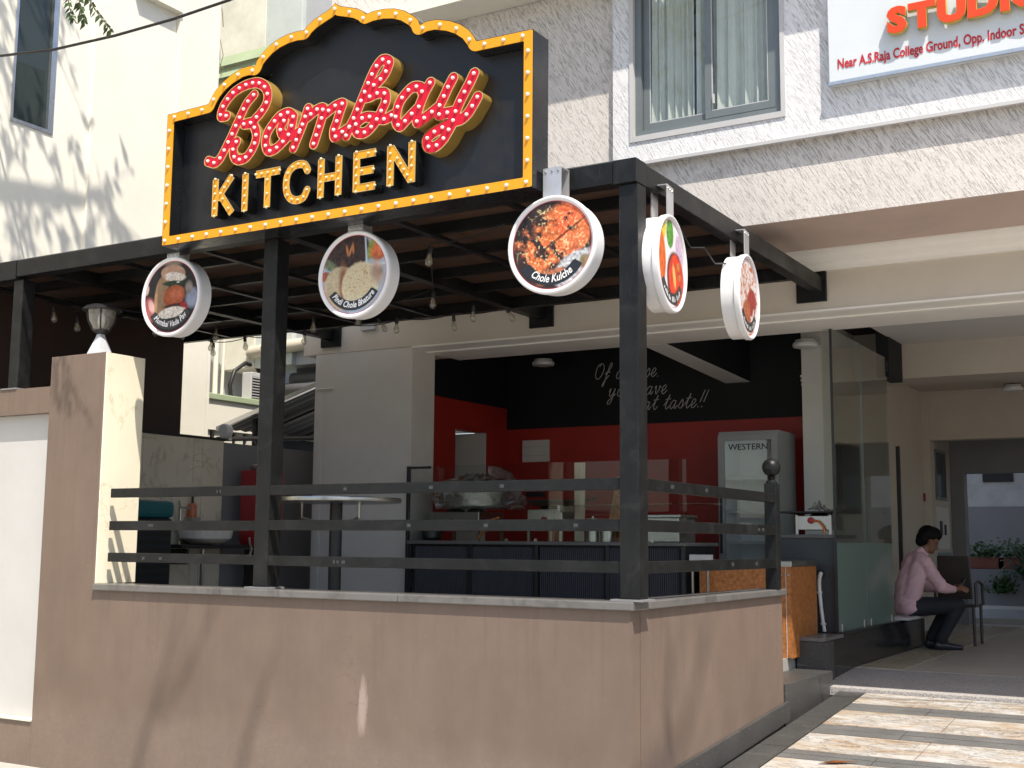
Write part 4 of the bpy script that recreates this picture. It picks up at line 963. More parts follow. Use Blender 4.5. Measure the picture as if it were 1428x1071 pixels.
for k in range(4):
    q = MB(); z = 4.05-.16*k
    q.tube([(-7.7, 6.1-.15*k, z), (-5.85, 6.1-.15*k, z+.01)], .1, 12); q.build('sheet', 'shed_grey', t, True)
fl = thing('flood_lamp', 'round grey lamp head fixed on the tile wall coping', 'lamp', (-7.0, 3.3, 2.7))
MB().lathe((-6.5, 3.3, 2.80), [(.03, .06), (.075, .05), (.08, -.03), (.07, -.045)], 20, 'y').build('head', 'lightbox_white', fl, 'auto'); tube('arm', [(-6.5, 3.38, 2.70), (-6.5, 3.38, 2.82), (-6.5, 3.34, 2.82)], .016, 'lightbox_white', fl)
tagit(box('junction_box', -5.16, -4.96, 3.95, 3.999, 3.92, 4.0, 'white_panel', None, .004), 'small white junction box on the beam beside the flat bread sign', 'junction box')
t = thing('overhead_cable', 'dark overhead cable crossing in front of the white building', 'cable', (-3, 1, 6))
tube('cable', [(-7.96, 1, 6.62), (-7.64, 1, 6.563), (-6.8, 1, 6.46), (-5.92, 1, 6.42), (-5.15, 1, 6.417), (-4.44, 1, 6.444), (-2.5, 1, 6.62), (0, 1, 7.1), (4, 1, 8.2), (9, 1, 9.8)], .014, 'rubber_black', t, 6)

# ================================================================== PATIO FURNITURE
t = thing('wash_basin', 'white patterned bowl basin on a black shelf against the tile wall', 'basin', (-6.2, 2.8, 1.5))
box('shelf', -6.384, -5.95, 2.18, 3.2, 1.51, 1.55, 'rubber_black', t, .003)
MB().lathe((-6.17, 2.72, 1.552), [(.05, 0), (.2, .012), (.27, .06), (.29, .15), (.275, .155), (.24, .07), (.05, .04)], 28).build('bowl', 'ceramic', t, 'auto')
tp = tube('tap', [(-6.32, 2.50, 1.55), (-6.32, 2.50, 1.93), (-6.2, 2.52, 1.92)], .018, 'stainless', t)
tube('lever', [(-6.32, 2.50, 1.93), (-6.31, 2.47, 2.0)], .01, 'stainless', tp); tube('drain', [(-6.2, 2.72, 1.5), (-6.2, 2.72, 1.1), (-6.33, 2.68, .95)], .022, 'stainless', t)
box('bracket', -6.383, -6.0, 2.3, 2.33, 1.35, 1.505, 'rubber_black', t)
t = thing('soap_dispenser', 'orange soap dispenser with black pump fixed above the basin', 'dispenser', (-6.33, 2.7, 1.85))
MB().lathe((-6.33, 2.68, 1.80), [(.04, 0), (.048, .02), (.048, .15), (.03, .18)], 16).build('bottle', 'soap_orange', t, 'auto'); tube('pump', [(-6.33, 2.68, 1.98), (-6.33, 2.68, 2.06), (-6.28, 2.68, 2.06)], .014, 'rubber_black', t)
box('holder', -6.384, -6.27, 2.62, 2.74, 1.795, 1.83, 'stainless', t)
t = thing('air_cooler', 'teal topped dark air cooler standing behind the marble pillar face', 'cooler', (-5.9, 1.6, .6))
box('body', -6.2, -5.75, 1.3, 1.85, .62, 1.80, 'dark_plastic', t, .02); box('top', -6.22, -5.73, 1.28, 1.87, 1.80, 1.97, 'teal_plastic', t, .05)
for k in range(9): box('louvre', -5.748, -5.735, 1.34, 1.81, 1.1+.075*k, 1.14+.075*k, 'rubber_black', t)
box('tank', -6.21, -5.74, 1.29, 1.86, .62, .9, 'teal_plastic', t, .02)
t = thing('red_machine', 'dark red drum machine behind the middle post', 'machine', (-6.0, 3.4, .6))
box('body', -6.25, -5.9, 3.3, 3.62, 1.75, 2.36, 'red_enamel', t, .02); MB().lathe((-6.05, 3.35, 1.65), [(.05, -.14), (.13, -.12), (.15, 0), (.13, .1), (.05, .14)], 20, 'y').build('motor', 'red_enamel', t, 'auto')
box('stand', -6.2, -5.95, 3.35, 3.58, .6, 1.5, 'rubber_black', t); MB().lathe((-6.08, 3.46, 2.36), [(.12, 0), (.14, .05), (.05, .07)], 18).build('lid', 'stainless', t, 'auto')
tube('crank', [(-6.0, 3.2, 1.62), (-5.92, 3.15, 1.5), (-5.92, 3.12, 1.42)], .014, 'stainless', t)
t = thing('standing_table', 'tall round steel standing table behind the front rails', 'table', (-3.55, 1.6, .6))
MB().lathe((-3.58, 1.65, 1.925), [(.50, 0), (.56, .006), (.565, .03), (.56, .04), (.01, .042)], 48).build('top', 'stainless', t, 'auto')
tube('leg', [(-3.58, 1.65, .62), (-3.58, 1.65, 1.925)], .055, 'lamp_metal', t, 16); MB().lathe((-3.58, 1.65, .6), [(.28, 0), (.28, .015), (.06, .04)], 32).build('base', 'rubber_black', t, 'auto')
tube('strut', [(-3.25, 1.55, 1.925), (-3.25, 1.55, 1.80), (-3.54, 1.64, 1.72)], .012, 'stainless', t); tube('strut', [(-3.92, 1.6, 1.925), (-3.92, 1.6, 1.80), (-3.62, 1.65, 1.72)], .012, 'stainless', t)

# ================================================================== SERVING COUNTER
ct = thing('serving_counter', 'long counter with navy ribbed front and clear glass guard', 'counter', (-2.8, 4, .6))
box('top', -4.42, -1.27, 3.88, 4.72, 1.575, 1.61, 'black_granite', ct, .004)
for (a, b) in ((-4.33, -3.66), (-3.62, -2.90), (-2.83, -2.10), (-2.06, -1.32)):
    q = MB(); n = int((b-a)/.0215)
    for i in range(n*2+1):
        x = a+(b-a)*i/(2*n); y = 3.925+(.008 if i % 2 else 0); q.v += [(x, y, .64), (x, y, 1.55)]
    q.f = [(2*i, 2*i+2, 2*i+3, 2*i+1) for i in range(2*n)]; q.build('ribbed_panel', 'navy_corrugated', ct)
box('carcass', -4.36, -1.30, 3.945, 4.7, .6, 1.574, 'rubber_black', ct)
for x in (-4.40, -3.64, -2.865, -2.08, -1.30): box('frame_post', x-.02, x+.02, 3.90, 3.942, .62, 1.574, 'lamp_metal', ct, .003)
box('frame_post', -4.44, -4.405, 3.885, 3.92, .62, 2.39, 'lamp_metal', ct, .003); box('guard_rail', -4.404, -4.14, 3.89, 3.91, 2.36, 2.385, 'lamp_metal', ct)
for (a, b) in ((-4.40, -3.0), (-2.996, -1.26)): box('glass_guard', a, b, 3.896, 3.904, 1.612, 2.385, 'glass_clear', ct)
for x in (-3.2, -2.86, -1.6): MB().lathe((x, 3.893, 1.62), [(.018, 0), (.018, -.012)], 12, 'y').build('clamp', 'stainless', ct)
box('shelf_bracket', -2.63, -2.6, 3.91, 4.2, 1.9, 1.96, 'stainless', ct)
MB().slab([(-3.0, 3.92, 1.955), (-1.10, 3.92, 1.965), (-1.0, 4.25, 1.965), (-3.0, 4.25, 1.955)], (0, 0, .01)).build('glass_shelf', 'glass_window', ct)
def stove(label, x0, x1, y0, y1, z, leg):
    t = thing('gas_stove', label, 'stove', ((x0+x1)/2, (y0+y1)/2, z))
    box('body', x0, x1, y0, y1, z+leg, z+leg+.2, 'stainless', t, .006)
    for (x, y) in ((x0, y0), (x1-.03, y0), (x0, y1-.03), (x1-.03, y1-.03)): box('leg', x, x+.03, y, y+.03, z, z+leg-.001, 'stainless', t)
    for k in range(2):
        cx = x0+(x1-x0)*(.3+.4*k)
        MB().lathe((cx, (y0+y1)/2, z+leg+.2), [(.1, 0), (.1, .02), (.05, .04)], 18).build('burner', 'rubber_black', t)
    MB().lathe(((x0+x1)/2, y0, z+leg+.1), [(.028, 0), (.026, -.03), (.01, -.034)], 14, 'y').build('knob', 'red_enamel', t, 'auto')
    return t
stove('steel gas stove under the plastic wrapped pot on the counter', -4.3, -3.66, 4.1, 4.6, 1.611, .1)
stove('steel gas stove beside the upright pale board on the counter', -3.08, -2.68, 4.1, 4.6, 1.611, .12)
t = thing('griddle_plate', 'wide steel griddle resting on the second stove of the counter', 'griddle', (-2.85, 4.3, 1.97))
MB().lathe((-2.88, 4.35, 1.975), [(.26, 0), (.33, .05), (.325, .052), (.26, .01)], 32).build('pan', 'stainless', t, 'auto'); tube('handle', [(-2.56, 4.3, 2.02), (-2.35, 4.2, 2.04)], .014, 'rubber_black', t)
t = thing('wrapped_pot', 'large steel pot wrapped in crumpled clear plastic on the counter', 'pot', (-3.8, 4.3, 1.93))
MB().lathe((-3.83, 4.32, 1.952), [(.31, 0), (.345, .02), (.35, .24), (.362, .245), (.362, .265), (.32, .265), (.31, .05)], 40).build('pot', 'stainless', t, 'auto')
q = MB(); nu, nv = 48, 16
for i in range(nv+1):
    f_ = i/nv
    for j in range(nu):
        th = 2*math.pi*j/nu; r = (.44+.03*math.sin(th*5+f_*4)+.03*math.sin(th*11+i)) * (1-.75*max(0, f_-.7)/.3*(1 if f_ > .7 else 0)); r += random.uniform(-.028, .028)
        z = 1.945+.30*min(f_, .8)/.8+(f_-.8)*.35*(f_ > .8)+random.uniform(-.012, .012)+(.09 if (f_ > .75 and .2 < th < 1.3) else 0)
        q.v.append((-3.80+r*1.06*math.cos(th), 4.32+r*.9*math.sin(th), z))
for i in range(nv):
    for j in range(nu): j2 = (j+1) % nu; q.f.append((i*nu+j, i*nu+j2, (i+1)*nu+j2, (i+1)*nu+j))
q.build('plastic_wrap', 'plastic_film', t)
t = thing('kettle', 'small dark pot at the left end of the counter', 'pot', (-4.25, 4.05, 1.61)); MB().lathe((-4.2, 4.02, 1.611), [(.08, 0), (.11, .03), (.11, .11), (.06, .15), (.01, .155)], 20).build('body', 'lamp_metal', t, 'auto'); tube('handle', [(-4.28, 4.02, 1.74), (-4.2, 4.02, 1.82), (-4.12, 4.02, 1.74)], .01, 'lamp_metal', t)
t = thing('leaning_board', 'pale wooden board standing upright behind the glass guard', 'board', (-2.5, 4.2, 1.61)); MB().slab([(-2.59, 4.2, 1.612), (-2.485, 4.2, 1.612), (-2.49, 4.22, 2.40), (-2.605, 4.22, 2.40)], (0, .02, 0)).build('plank', 'wood_board', t)
MB().slab([(-2.28, 4.25, 1.612), (-2.02, 4.25, 1.612), (-2.02, 4.27, 2.2), (-2.15, 4.27, 2.26), (-2.28, 4.27, 2.2)][:4], (0, .02, 0)).build('plank', 'brown_laminate', t)
t = thing('steel_box', 'steel warming box at the right end of the serving counter', 'warmer', (-1.6, 4.2, 1.61)); box('body', -1.80, -1.38, 4.0, 4.4, 1.612, 1.84, 'stainless', t, .006); box('lid', -1.82, -1.36, 3.99, 4.41, 1.842, 1.87, 'stainless', t, .004); box('tray', -2.0, -1.83, 4.0, 4.3, 1.612, 1.66, 'orange_rubber', t, .004)
tagit(tube('orange_gas_hose', [(-3.6, 4.0, 1.63), (-3.52, 4.0, 1.75), (-3.45, 4.02, 1.83), (-3.38, 4.05, 1.85)], .012, 'orange_rubber'), 'short orange gas hose between the two stoves', 'hose')

for k, (x, h, rr_, lb) in enumerate(((-2.36, .20, .07, 'tall steel canister beside the pale board on the counter'), (-2.2, .13, .085, 'squat steel canister left of the corner post on the counter'))):
    t = thing('canister', lb, 'canister', (x, 4.15, 1.611)); MB().lathe((x, 4.15, 1.611), [(rr_, 0), (rr_, h), (rr_+.004, h+.004)], 24).build('body', 'stainless', t, 'auto'); MB().lathe((x, 4.15, 1.611+h+.005), [(rr_+.004, 0), (rr_*.8, .02), (.012, .026), (.012, .045)], 24).build('lid', 'stainless', t, 'auto')
# brown and dark counters on the right
t = thing('brown_counter', 'burl brown laminate counter with steel cap behind the end post', 'counter', (-.75, 4.3, .6))
box('front', -1.18, -.36, 4.0, 4.02, .602, 1.40, 'brown_laminate', t); box('front', -.357, -.311, 4.0, 4.02, .602, 1.40, 'brown_laminate', t); box('side', -.33, -.31, 4.022, 4.75, .602, 1.40, 'brown_laminate', t)
box('joint_strip', -.3605, -.3565, 3.996, 4.0, .602, 1.40, 'white_panel', t); box('cap', -1.20, -.30, 3.985, 4.76, 1.402, 1.452, 'stainless', t, .004); box('carcass', -1.17, -.335, 4.025, 4.74, .602, 1.40, 'rubber_black', t)
for x in (-.40, -.33): MB().lathe((x, 3.995, 1.33), [(.012, 0), (.012, -.008)], 10, 'y').build('screw', 'stainless', t)
t = thing('steel_stand', 'small steel stand with a white tray beside the navy counter', 'stand', (-1.15, 3.95, .6)); box('tray', -1.24, -1.04, 3.9, 4.0-.005, 1.44, 1.50, 'white_panel', t, .006)
for x in (-1.22, -1.07): tube('leg', [(x, 3.93, .6), (x, 3.93, 1.44)], .014, 'stainless', t)
t = thing('dark_counter', 'dark grey counter board with cable hole beside the glass partition', 'counter', (-.4, 5, .8))
box('board', -.69, -.16, 4.9, 4.93, .60, 1.66, 'dark_board', t); box('top', -.71, -.152, 4.885, 5.6, 1.662, 1.695, 'black_granite', t, .004); box('side', -.69, -.66, 4.932, 5.58, .6, 1.66, 'dark_board', t)
MB().lathe((-.31, 4.899, 1.32), [(.045, 0), (.045, -.004), (.03, -.005)], 20, 'y').build('hole_rim', 'rubber_black', t)
cn = [(-.31, 4.9, 1.33), (-.31, 4.86, 1.3), (-.315, 4.85, 1.22), (-.305, 4.85, 1.05), (-.29, 4.85, .9), (-.27, 4.84, .78)]
t = thing('conduit', 'grey corrugated conduit coming out of the dark counter board', 'conduit', cn[0]); cc_ = catmull(cn, 14); tube('hose', cc_, [.020 if i % 2 else .0155 for i in range(len(cc_))], 'column_paint', t, 10)
for p in ((-.314, 4.85, 1.15), (-.285, 4.85, .86)): MB().lathe(p, [(.028, -.01), (.028, .01)], 12).build('clip', 'white_panel', t)
t = thing('gas_stove', 'steel gas stove with red knob and orange hose on the dark counter', 'stove', (-.4, 5.1, 1.7))
box('body', -.55, -.225, 4.95, 5.4, 1.74, 1.875, 'stainless', t, .004)
for x in (-.56, -.235): box('leg', x, x+.025, 4.94, 4.965, 1.697, 1.88, 'stainless', t)
MB().lathe((-.41, 4.948, 1.83), [(.032, 0), (.03, -.025), (.01, -.03)], 16, 'y').build('knob', 'red_enamel', t, 'auto'); tube('hose', [(-.39, 4.94, 1.83), (-.33, 4.93, 1.82), (-.285, 4.925, 1.77), (-.27, 4.92, 1.70)], .012, 'orange_rubber', t)
MB().lathe((-.39, 5.15, 1.876), [(.1, 0), (.06, .025)], 16).build('burner', 'rubber_black', t)
t = thing('black_tray', 'thin black plate with crumpled film on the stove beside the glass partition', 'tray', (-.3, 5.1, 1.9)); box('plate', -.72, -.17, 4.88, 5.5, 1.903, 1.918, 'rubber_black', t, .003)
q = MB(); n = 12
for i in range(n+1):
    for j in range(n+1): q.v.append((-.45+.26*i/n, 4.95+.5*j/n, 1.93+.10*math.sin(i*.5)*math.sin(j*.4)*abs(math.sin(i*1.1+j))+random.uniform(0, .02)))
q.f = [(i*(n+1)+j, (i+1)*(n+1)+j, (i+1)*(n+1)+j+1, i*(n+1)+j+1) for i in range(n) for j in range(n)]; q.build('film', 'plastic_film', t)

# visi cooler
fr = thing('display_fridge', 'tall grey glass door display fridge against the red wall', 'fridge', (-1.33, 6.05, .6))
box('side', -1.67, -1.63, 5.8, 6.35, .6, 2.80, 'fridge_grey', fr); box('side', -1.04, -1.0, 5.8, 6.35, .6, 2.80, 'fridge_grey', fr); box('top', -1.63, -1.04, 5.8, 6.35, 2.74, 2.80, 'fridge_grey', fr); box('bottom', -1.63, -1.04, 5.8, 6.35, .6, .95, 'fridge_grey', fr)
box('back', -1.63, -1.04, 6.31, 6.35, .95, 2.74, 'fridge_inside', fr); box('liner', -1.629, -1.62, 5.83, 6.309, .95, 2.74, 'fridge_inside', fr); box('liner', -1.05, -1.041, 5.83, 6.309, .95, 2.74, 'fridge_inside', fr)
for z in (1.3, 1.62, 1.95, 2.3):
    q = MB()
    for k in range(9): y = 5.86+.05*k; q.box(-1.619, -1.051, y, y+.007, z, z+.007)
    q.box(-1.619, -1.051, 5.85, 5.858, z-.02, z+.012); q.build('shelf', 'white_panel', fr)
dq = MB()
for (a, b, c, d) in ((-1.668, -1.60, .98, 2.76), (-1.07, -1.002, .98, 2.76), (-1.60, -1.07, 2.70, 2.76), (-1.60, -1.07, .98, 1.04)): dq.box(a, b, 5.765, 5.798, c, d)
do = dq.build('door', 'fridge_grey', fr); box('pane', -1.599, -1.071, 5.775, 5.782, 1.041, 2.699, 'fridge_glass', do)
stand(text_mesh('WESTERN', .092, 0, .001, 0, 'CENTER', 1.08), -1.33, 5.773, 2.60, 'lamp_metal', do, 'lettering'); box('handle', -1.645, -1.625, 5.74, 5.764, 1.5, 2.1, 'lamp_metal', do)
# small wall fittings
t = thing('wall_box', 'white distribution box fixed on the red back wall', 'panel box', (-4.42, 6.6, 2.6)); box('case', -4.603, -4.228, 6.60, 6.651, 2.598, 2.872, 'column_paint', t, .006); box('cover_strip', -4.59, -4.24, 6.594, 6.599, 2.785, 2.79, 'grey_paint', t); box('cover_strip', -4.59, -4.24, 6.594, 6.599, 2.675, 2.68, 'grey_paint', t)
tagit(box('switch_plate', -4.557, -4.30, 6.63, 6.651, 2.165, 2.225, 'dark_plastic', None, .004), 'small dark switch plate low on the red wall', 'switch')
def clight(label, c, r=.13):
    t = thing('ceiling_light', label, 'ceiling light', c, 'round ceiling lights'); MB().lathe(c, [(r, 0), (r+.008, -.02), (r, -.045), (r-.03, -.052), (.01, -.052)], 32).build('diffuser', 'lightbox_white', t, 'auto'); MB().lathe((c[0], c[1], c[2]+.0), [(r-.02, .0), (r-.02, .03)], 24).build('base', 'white_panel', t)
clight('round white ceiling light on the black ceiling behind the corner post', (-4.05, 6.15, 3.78)); clight('round white ceiling light above the display fridge', (-.75, 6.0, 3.74)); clight('round ceiling light in the porch at the right edge', (.62, 10.6, 3.70))
for c in ((-4.05, 6.15, 3.81), (-.75, 6.0, 3.77), (.62, 10.6, 3.73)):
    pass
tv = thing('wall_screen', 'dark framed picture on the grey column seen past the glass edge', 'picture', (-.63, 6.5, 2.2)); box('frame', -.639, -.60, 6.66, 7.5, 1.95, 2.72, 'brown_sheet', tv); box('glass', -.599, -.595, 6.72, 7.44, 2.0, 2.66, 'screen_dark', tv)
np_ = thing('name_plate', 'small maroon name plate on the corridor wall', 'sign', (-.78, 10.97, 2.2)); box('plate', -.92, -.63, 10.96, 10.983, 2.21, 2.32, 'plate_maroon', np_); box('band', -.92, -.83, 10.955, 10.9595, 2.212, 2.318, 'lamp_metal', np_)

# chalk-white script on the black wall
GL = {'O': ([[(.30,1.0),(.12,.9),(.05,.6),(.08,.25),(.25,.05),(.45,.2),(.55,.55),(.5,.85),(.33,1.0),(.22,.8)]], .62), 'f': ([[(0,.3),(.2,.55),(.32,.85),(.26,1.0),(.18,.85),(.12,.3),(.06,-.3),(.0,-.42),(-.03,-.3),(.1,.0),(.3,.25)], [(.02,.42),(.32,.45)]], .34),
      'c': ([[(.3,.42),(.2,.5),(.06,.35),(.05,.12),(.18,.0),(.38,.2)]], .36), 'o': ([[(.2,.5),(.07,.38),(.05,.12),(.17,.0),(.3,.12),(.32,.38),(.22,.5),(.28,.42),(.45,.42)]], .42), 'u': ([[(.0,.3),(.08,.5),(.06,.12),(.15,.0),(.3,.2),(.36,.5),(.33,.1),(.4,.0),(.5,.18)]], .48),
      'r': ([[(0,.15),(.1,.5),(.16,.42),(.3,.46),(.26,.1),(.34,.0),(.42,.15)]], .4), 's': ([[(0,.1),(.2,.52),(.28,.2),(.2,.0),(.06,.06)],[(.2,.0),(.36,.18)]], .34), 'e': ([[(0,.12),(.22,.28),(.25,.46),(.13,.5),(.05,.3),(.08,.05),(.2,.0),(.38,.2)]], .37),
      '.': ([[(.05,.03),(.06,.0),(.04,-.03)]], .2), 'y': ([[(.0,.3),(.08,.5),(.06,.15),(.15,.02),(.3,.2),(.36,.5),(.3,-.2),(.18,-.45),(.05,-.4),(.12,-.2),(.48,.15)]], .47), 'h': ([[(0,.2),(.25,.85),(.2,1.0),(.12,.85),(.05,.0)],[(.06,.2),(.2,.48),(.3,.4),(.28,.08),(.36,.0),(.45,.18)]], .44),
      'a': ([[(.3,.42),(.18,.5),(.05,.3),(.06,.06),(.17,.0),(.3,.25),(.34,.48)],[(.33,.46),(.31,.1),(.38,.0),(.48,.18)]], .46), 'v': ([[(0,.35),(.08,.5),(.1,.2),(.17,.0),(.3,.3),(.32,.5),(.3,.42),(.42,.42)]], .4), 'g': ([[(.3,.42),(.18,.5),(.05,.3),(.06,.06),(.17,.0),(.3,.25),(.34,.48)],[(.33,.46),(.28,-.2),(.16,-.42),(.05,-.35),(.14,-.15),(.45,.15)]], .45),
      't': ([[(0,.2),(.2,.6),(.24,.85),(.14,.3),(.16,.04),(.25,.0),(.38,.18)],[(.03,.56),(.36,.6)]], .34), '!': ([[(.26,1.0),(.12,.3)],[(.07,.06),(.06,.0)]], .2), ' ': ([], .32)}
wl = thing('wall_lettering', 'thin white script lettering on the black upper wall', 'lettering', (-2.9, 6.65, 3.4))
for txt, x0, z0 in (('Of course.', -3.62, 3.585), ('you have', -3.42, 3.37), ('great taste!!', -3.24, 3.185)):
    x = x0; sc = .20
    for ch in txt:
        strokes, adv = GL[ch]
        if strokes:
            q = MB()
            for s_ in strokes:
                c = catmull([(a+.28*b, b, 0) for a, b in s_], 4); q.tube([(x+p.x*sc, 6.645, z0+p.y*sc) for p in c], .0048, 5)
            q.build('letter', 'white_panel', wl)
        x += adv*sc*1.165

# ================================================================== PORCH: chair, person, plants
ch = thing('porch_chair', 'dark brown plastic chair standing behind the seated person', 'chair', (.2, 8.7, .44))
def bent(p, nrm, th, name): return MB().slab(p, nrm).build(name, 'chair_brown', ch, False, .01)
bent([(.0, 8.5, .98), (.40, 8.5, .98), (.38, 8.44, 1.48), (.02, 8.44, 1.48)], (0, .03, 0), 0, 'backrest'); box('seat', -.02, .42, 8.54, 9.0, .88, .91, 'chair_brown', ch, .01)
for (x, y) in ((-.01, 8.52), (.40, 8.52), (-.01, 8.97), (.40, 8.97)): tube('leg', [(x, y, .441), (x, y, .88)], .018, 'chair_brown', ch)
for x in (-.03, .43): tube('armrest', [(x, 8.53, .9), (x, 8.53, 1.16), (x, 8.7, 1.18), (x, 8.95, 1.14), (x, 8.97, .9)], .018, 'chair_brown', ch)
def capsule_mesh(caps, voxel, smooth=6):
    q = MB()
    for a, b, ra, rb_ in caps:
        a, b = Vector(a), Vector(b); L = (b-a).length; d = (b-a).normalized(); pts, rs = [], []
        for k in range(1, 5): th = math.pi/2*k/5; pts.append(a-d*ra*math.cos(th)); rs.append(ra*math.sin(th))
        pts += [a, b]; rs += [ra, rb_]
        for k in range(1, 5): th = math.pi/2*k/5; pts.append(b+d*rb_*math.sin(th)); rs.append(rb_*math.cos(th))
        q.tube(pts, rs, 14)
    me = bpy.data.meshes.new('c'); me.from_pydata(q.v, [], q.f); o = bpy.data.objects.new('c', me)
    r = o.modifiers.new('r', 'REMESH'); r.mode = 'VOXEL'; r.voxel_size = voxel
    s = o.modifiers.new('s', 'SMOOTH'); s.iterations = smooth; s.factor = .5
    return evalmesh(o)
def body_part(name, caps, mat, parent, voxel=.012, smooth=6):
    me = capsule_mesh(caps, voxel, smooth); o_ = root_off(parent)
    for v in me.vertices: v.co -= o_
    me.materials.clear(); me.materials.append(MATS[mat]); me.shade_smooth(); me.name = name
    o = bpy.data.objects.new(name, me); OFF[o.name] = o_; return link(o, parent)
PY = 7.62
CA, SA = math.cos(.62), math.sin(.62)
def P(x, y, z): return (-.1+(x+.1)*CA-y*SA, PY+(x+.1)*SA+y*CA, z)
def H(x, y, z, a=math.radians(-24)):      # head pitched down, pivot at the neck
    dx, dz = x-.09, z-1.60; return P(.075+dx*math.cos(a)-dz*math.sin(a), y, 1.595+dx*math.sin(a)+dz*math.cos(a))
body = []
body += [(P(.03, 0, 1.50), P(.09, 0, 1.58), .058, .055), (H(.095, 0, 1.70), H(.125, 0, 1.70), .098, .092), (H(.13, 0, 1.64), H(.165, 0, 1.60), .078, .055), (H(.175, 0, 1.585), H(.185, 0, 1.575), .036, .032), (H(.215, 0, 1.655), H(.235, 0, 1.635), .013, .017)]
for s in (-1, 1): body += [(H(.095, s*.098, 1.665), H(.10, s*.104, 1.64), .022, .018)]
body += [(P(-.13, 0, .95), P(.0, 0, 1.42), .12, .12)]
for s in (-1, 1):
    body += [(P(-.01, s*.17, 1.44), P(.15, s*.23, 1.13), .05, .042), (P(.15, s*.23, 1.13), P(.385, s*.09, 1.115), .042, .028), (P(-.1, s*.1, .92), P(.38, s*.12, .93), .08, .065), (P(.38, s*.12, .93), P(.155, s*.12, .55), .06, .042)]
    wr = Vector(P(.385, s*.09, 1.115)); pm = Vector(P(.45, s*.05, 1.125)); body += [(wr, pm, .03, .034)]
    for k, ln in enumerate((.075, .085, .08, .062)):
        b0 = pm+Vector((.02, -s*(.024-.016*k)*.6, .024-.016*k)); k1 = b0+Vector((.6*ln, -s*.25*ln, -.02)); k2 = k1+Vector((.12*ln, -s*.45*ln, -.012)); body += [(b0, k1, .0095, .009), (k1, k2, .009, .0075)]
    body += [(pm+Vector((-.015, -s*.02, .025)), pm+Vector((.03, -s*.045, .048)), .011, .0085)]
pe = thing('person', 'person in pink shirt and black trousers sitting hunched over a phone', 'person', P(0, 0, .44))
bo = body_part('body', body, 'skin', pe, .008, 3)
sh = [(P(-.15, 0, .93), P(-.13, 0, 1.12), .155, .15), (P(-.13, 0, 1.12), P(-.03, 0, 1.36), .15, .15), (P(-.02, -.12, 1.42), P(-.02, .12, 1.42), .105, .105), (P(.005, 0, 1.47), P(.03, 0, 1.515), .085, .068), (P(-.13, -.09, 1.05), P(-.05, -.12, 1.35), .11, .105), (P(-.13, .09, 1.05), P(-.05, .12, 1.35), .11, .105), (P(-.16, -.08, .92), P(-.16, .08, .92), .125, .125)]
for s in (-1, 1): sh += [(P(-.01, s*.18, 1.42), P(.15, s*.24, 1.135), .078, .068), (P(.15, s*.24, 1.135), P(.33, s*.125, 1.11), .066, .047)]
shirt = body_part('shirt', sh, 'shirt_pink', pe, .011, 4)
from mathutils import noise as mnoise
nrm = [v.normal.copy() for v in shirt.data.vertices]      # soft cloth folds
for v, nn in zip(shirt.data.vertices, nrm):
    p = v.co.copy(); q_ = Vector((p.x*5+p.z*4, p.y*6-p.z*3, p.z*17-p.x*9)); v.co = p+nn*(.013*mnoise.noise(q_)+.005*mnoise.noise(q_*2.3))
body_part('collar', [(P(-.03, -.05, 1.515), P(.085, -.045, 1.50), .024, .018), (P(-.03, .05, 1.515), P(.085, .045, 1.50), .024, .018), (P(-.035, -.05, 1.515), P(-.035, .05, 1.515), .024, .024)], 'shirt_pink', pe, .01, 3)
tr = [(P(-.14, -.08, .90), P(-.14, .08, .90), .118, .118)]
for s in (-1, 1): tr += [(P(-.1, s*.1, .915), P(.39, s*.12, .935), .108, .083), (P(.39, s*.12, .93), P(.17, s*.12, .56), .08, .066)]
body_part('trousers', tr, 'trousers', pe, .011, 4); 
for s in (-1, 1): body_part('shoe', [(P(.135, s*.12, .50), P(.26, s*.125, .485), .05, .044), (P(.26, s*.125, .482), P(.40, s*.13, .472), .043, .03), (P(.12, s*.12, .47), P(.3, s*.125, .468), .028, .027)], 'shoe', pe, .008, 3)
hr = [(H(.075, 0, 1.735), H(.13, 0, 1.755), .110, .096), (H(.05, 0, 1.68), H(.07, 0, 1.72), .09, .10), (H(.17, -.03, 1.765), H(.18, .04, 1.762), .055, .052), (H(.03, 0, 1.63), H(.045, 0, 1.66), .062, .075)]
for s in (-1, 1): hr += [(H(.085, s*.078, 1.70), H(.12, s*.08, 1.735), .036, .036)]
body_part('hair', hr, 'hair', pe, .009, 3)
gq = MB()
for s in (-1, 1): gq.tube([H(.20, s*.035+.028*math.cos(a), 1.672+.02*math.sin(a)) for a in np.linspace(0, 6.28, 13)], .003, 5); gq.tube([H(.2, s*.063, 1.677), H(.1, s*.1, 1.685)], .003, 5)
gq.tube([H(.205, -.008, 1.677), H(.205, .008, 1.677)], .003, 5); gq.build('glasses', 'rubber_black', pe)
ph = thing('phone', 'dark mobile phone held by the seated person', 'phone', P(.5, 0, 1.15)); MB().slab([P(.455, -.038, 1.11), P(.47, .04, 1.11), P(.53, .036, 1.235), P(.515, -.042, 1.235)], (.008, 0, -.004)).build('case', 'phone_dark', ph, False, .002)

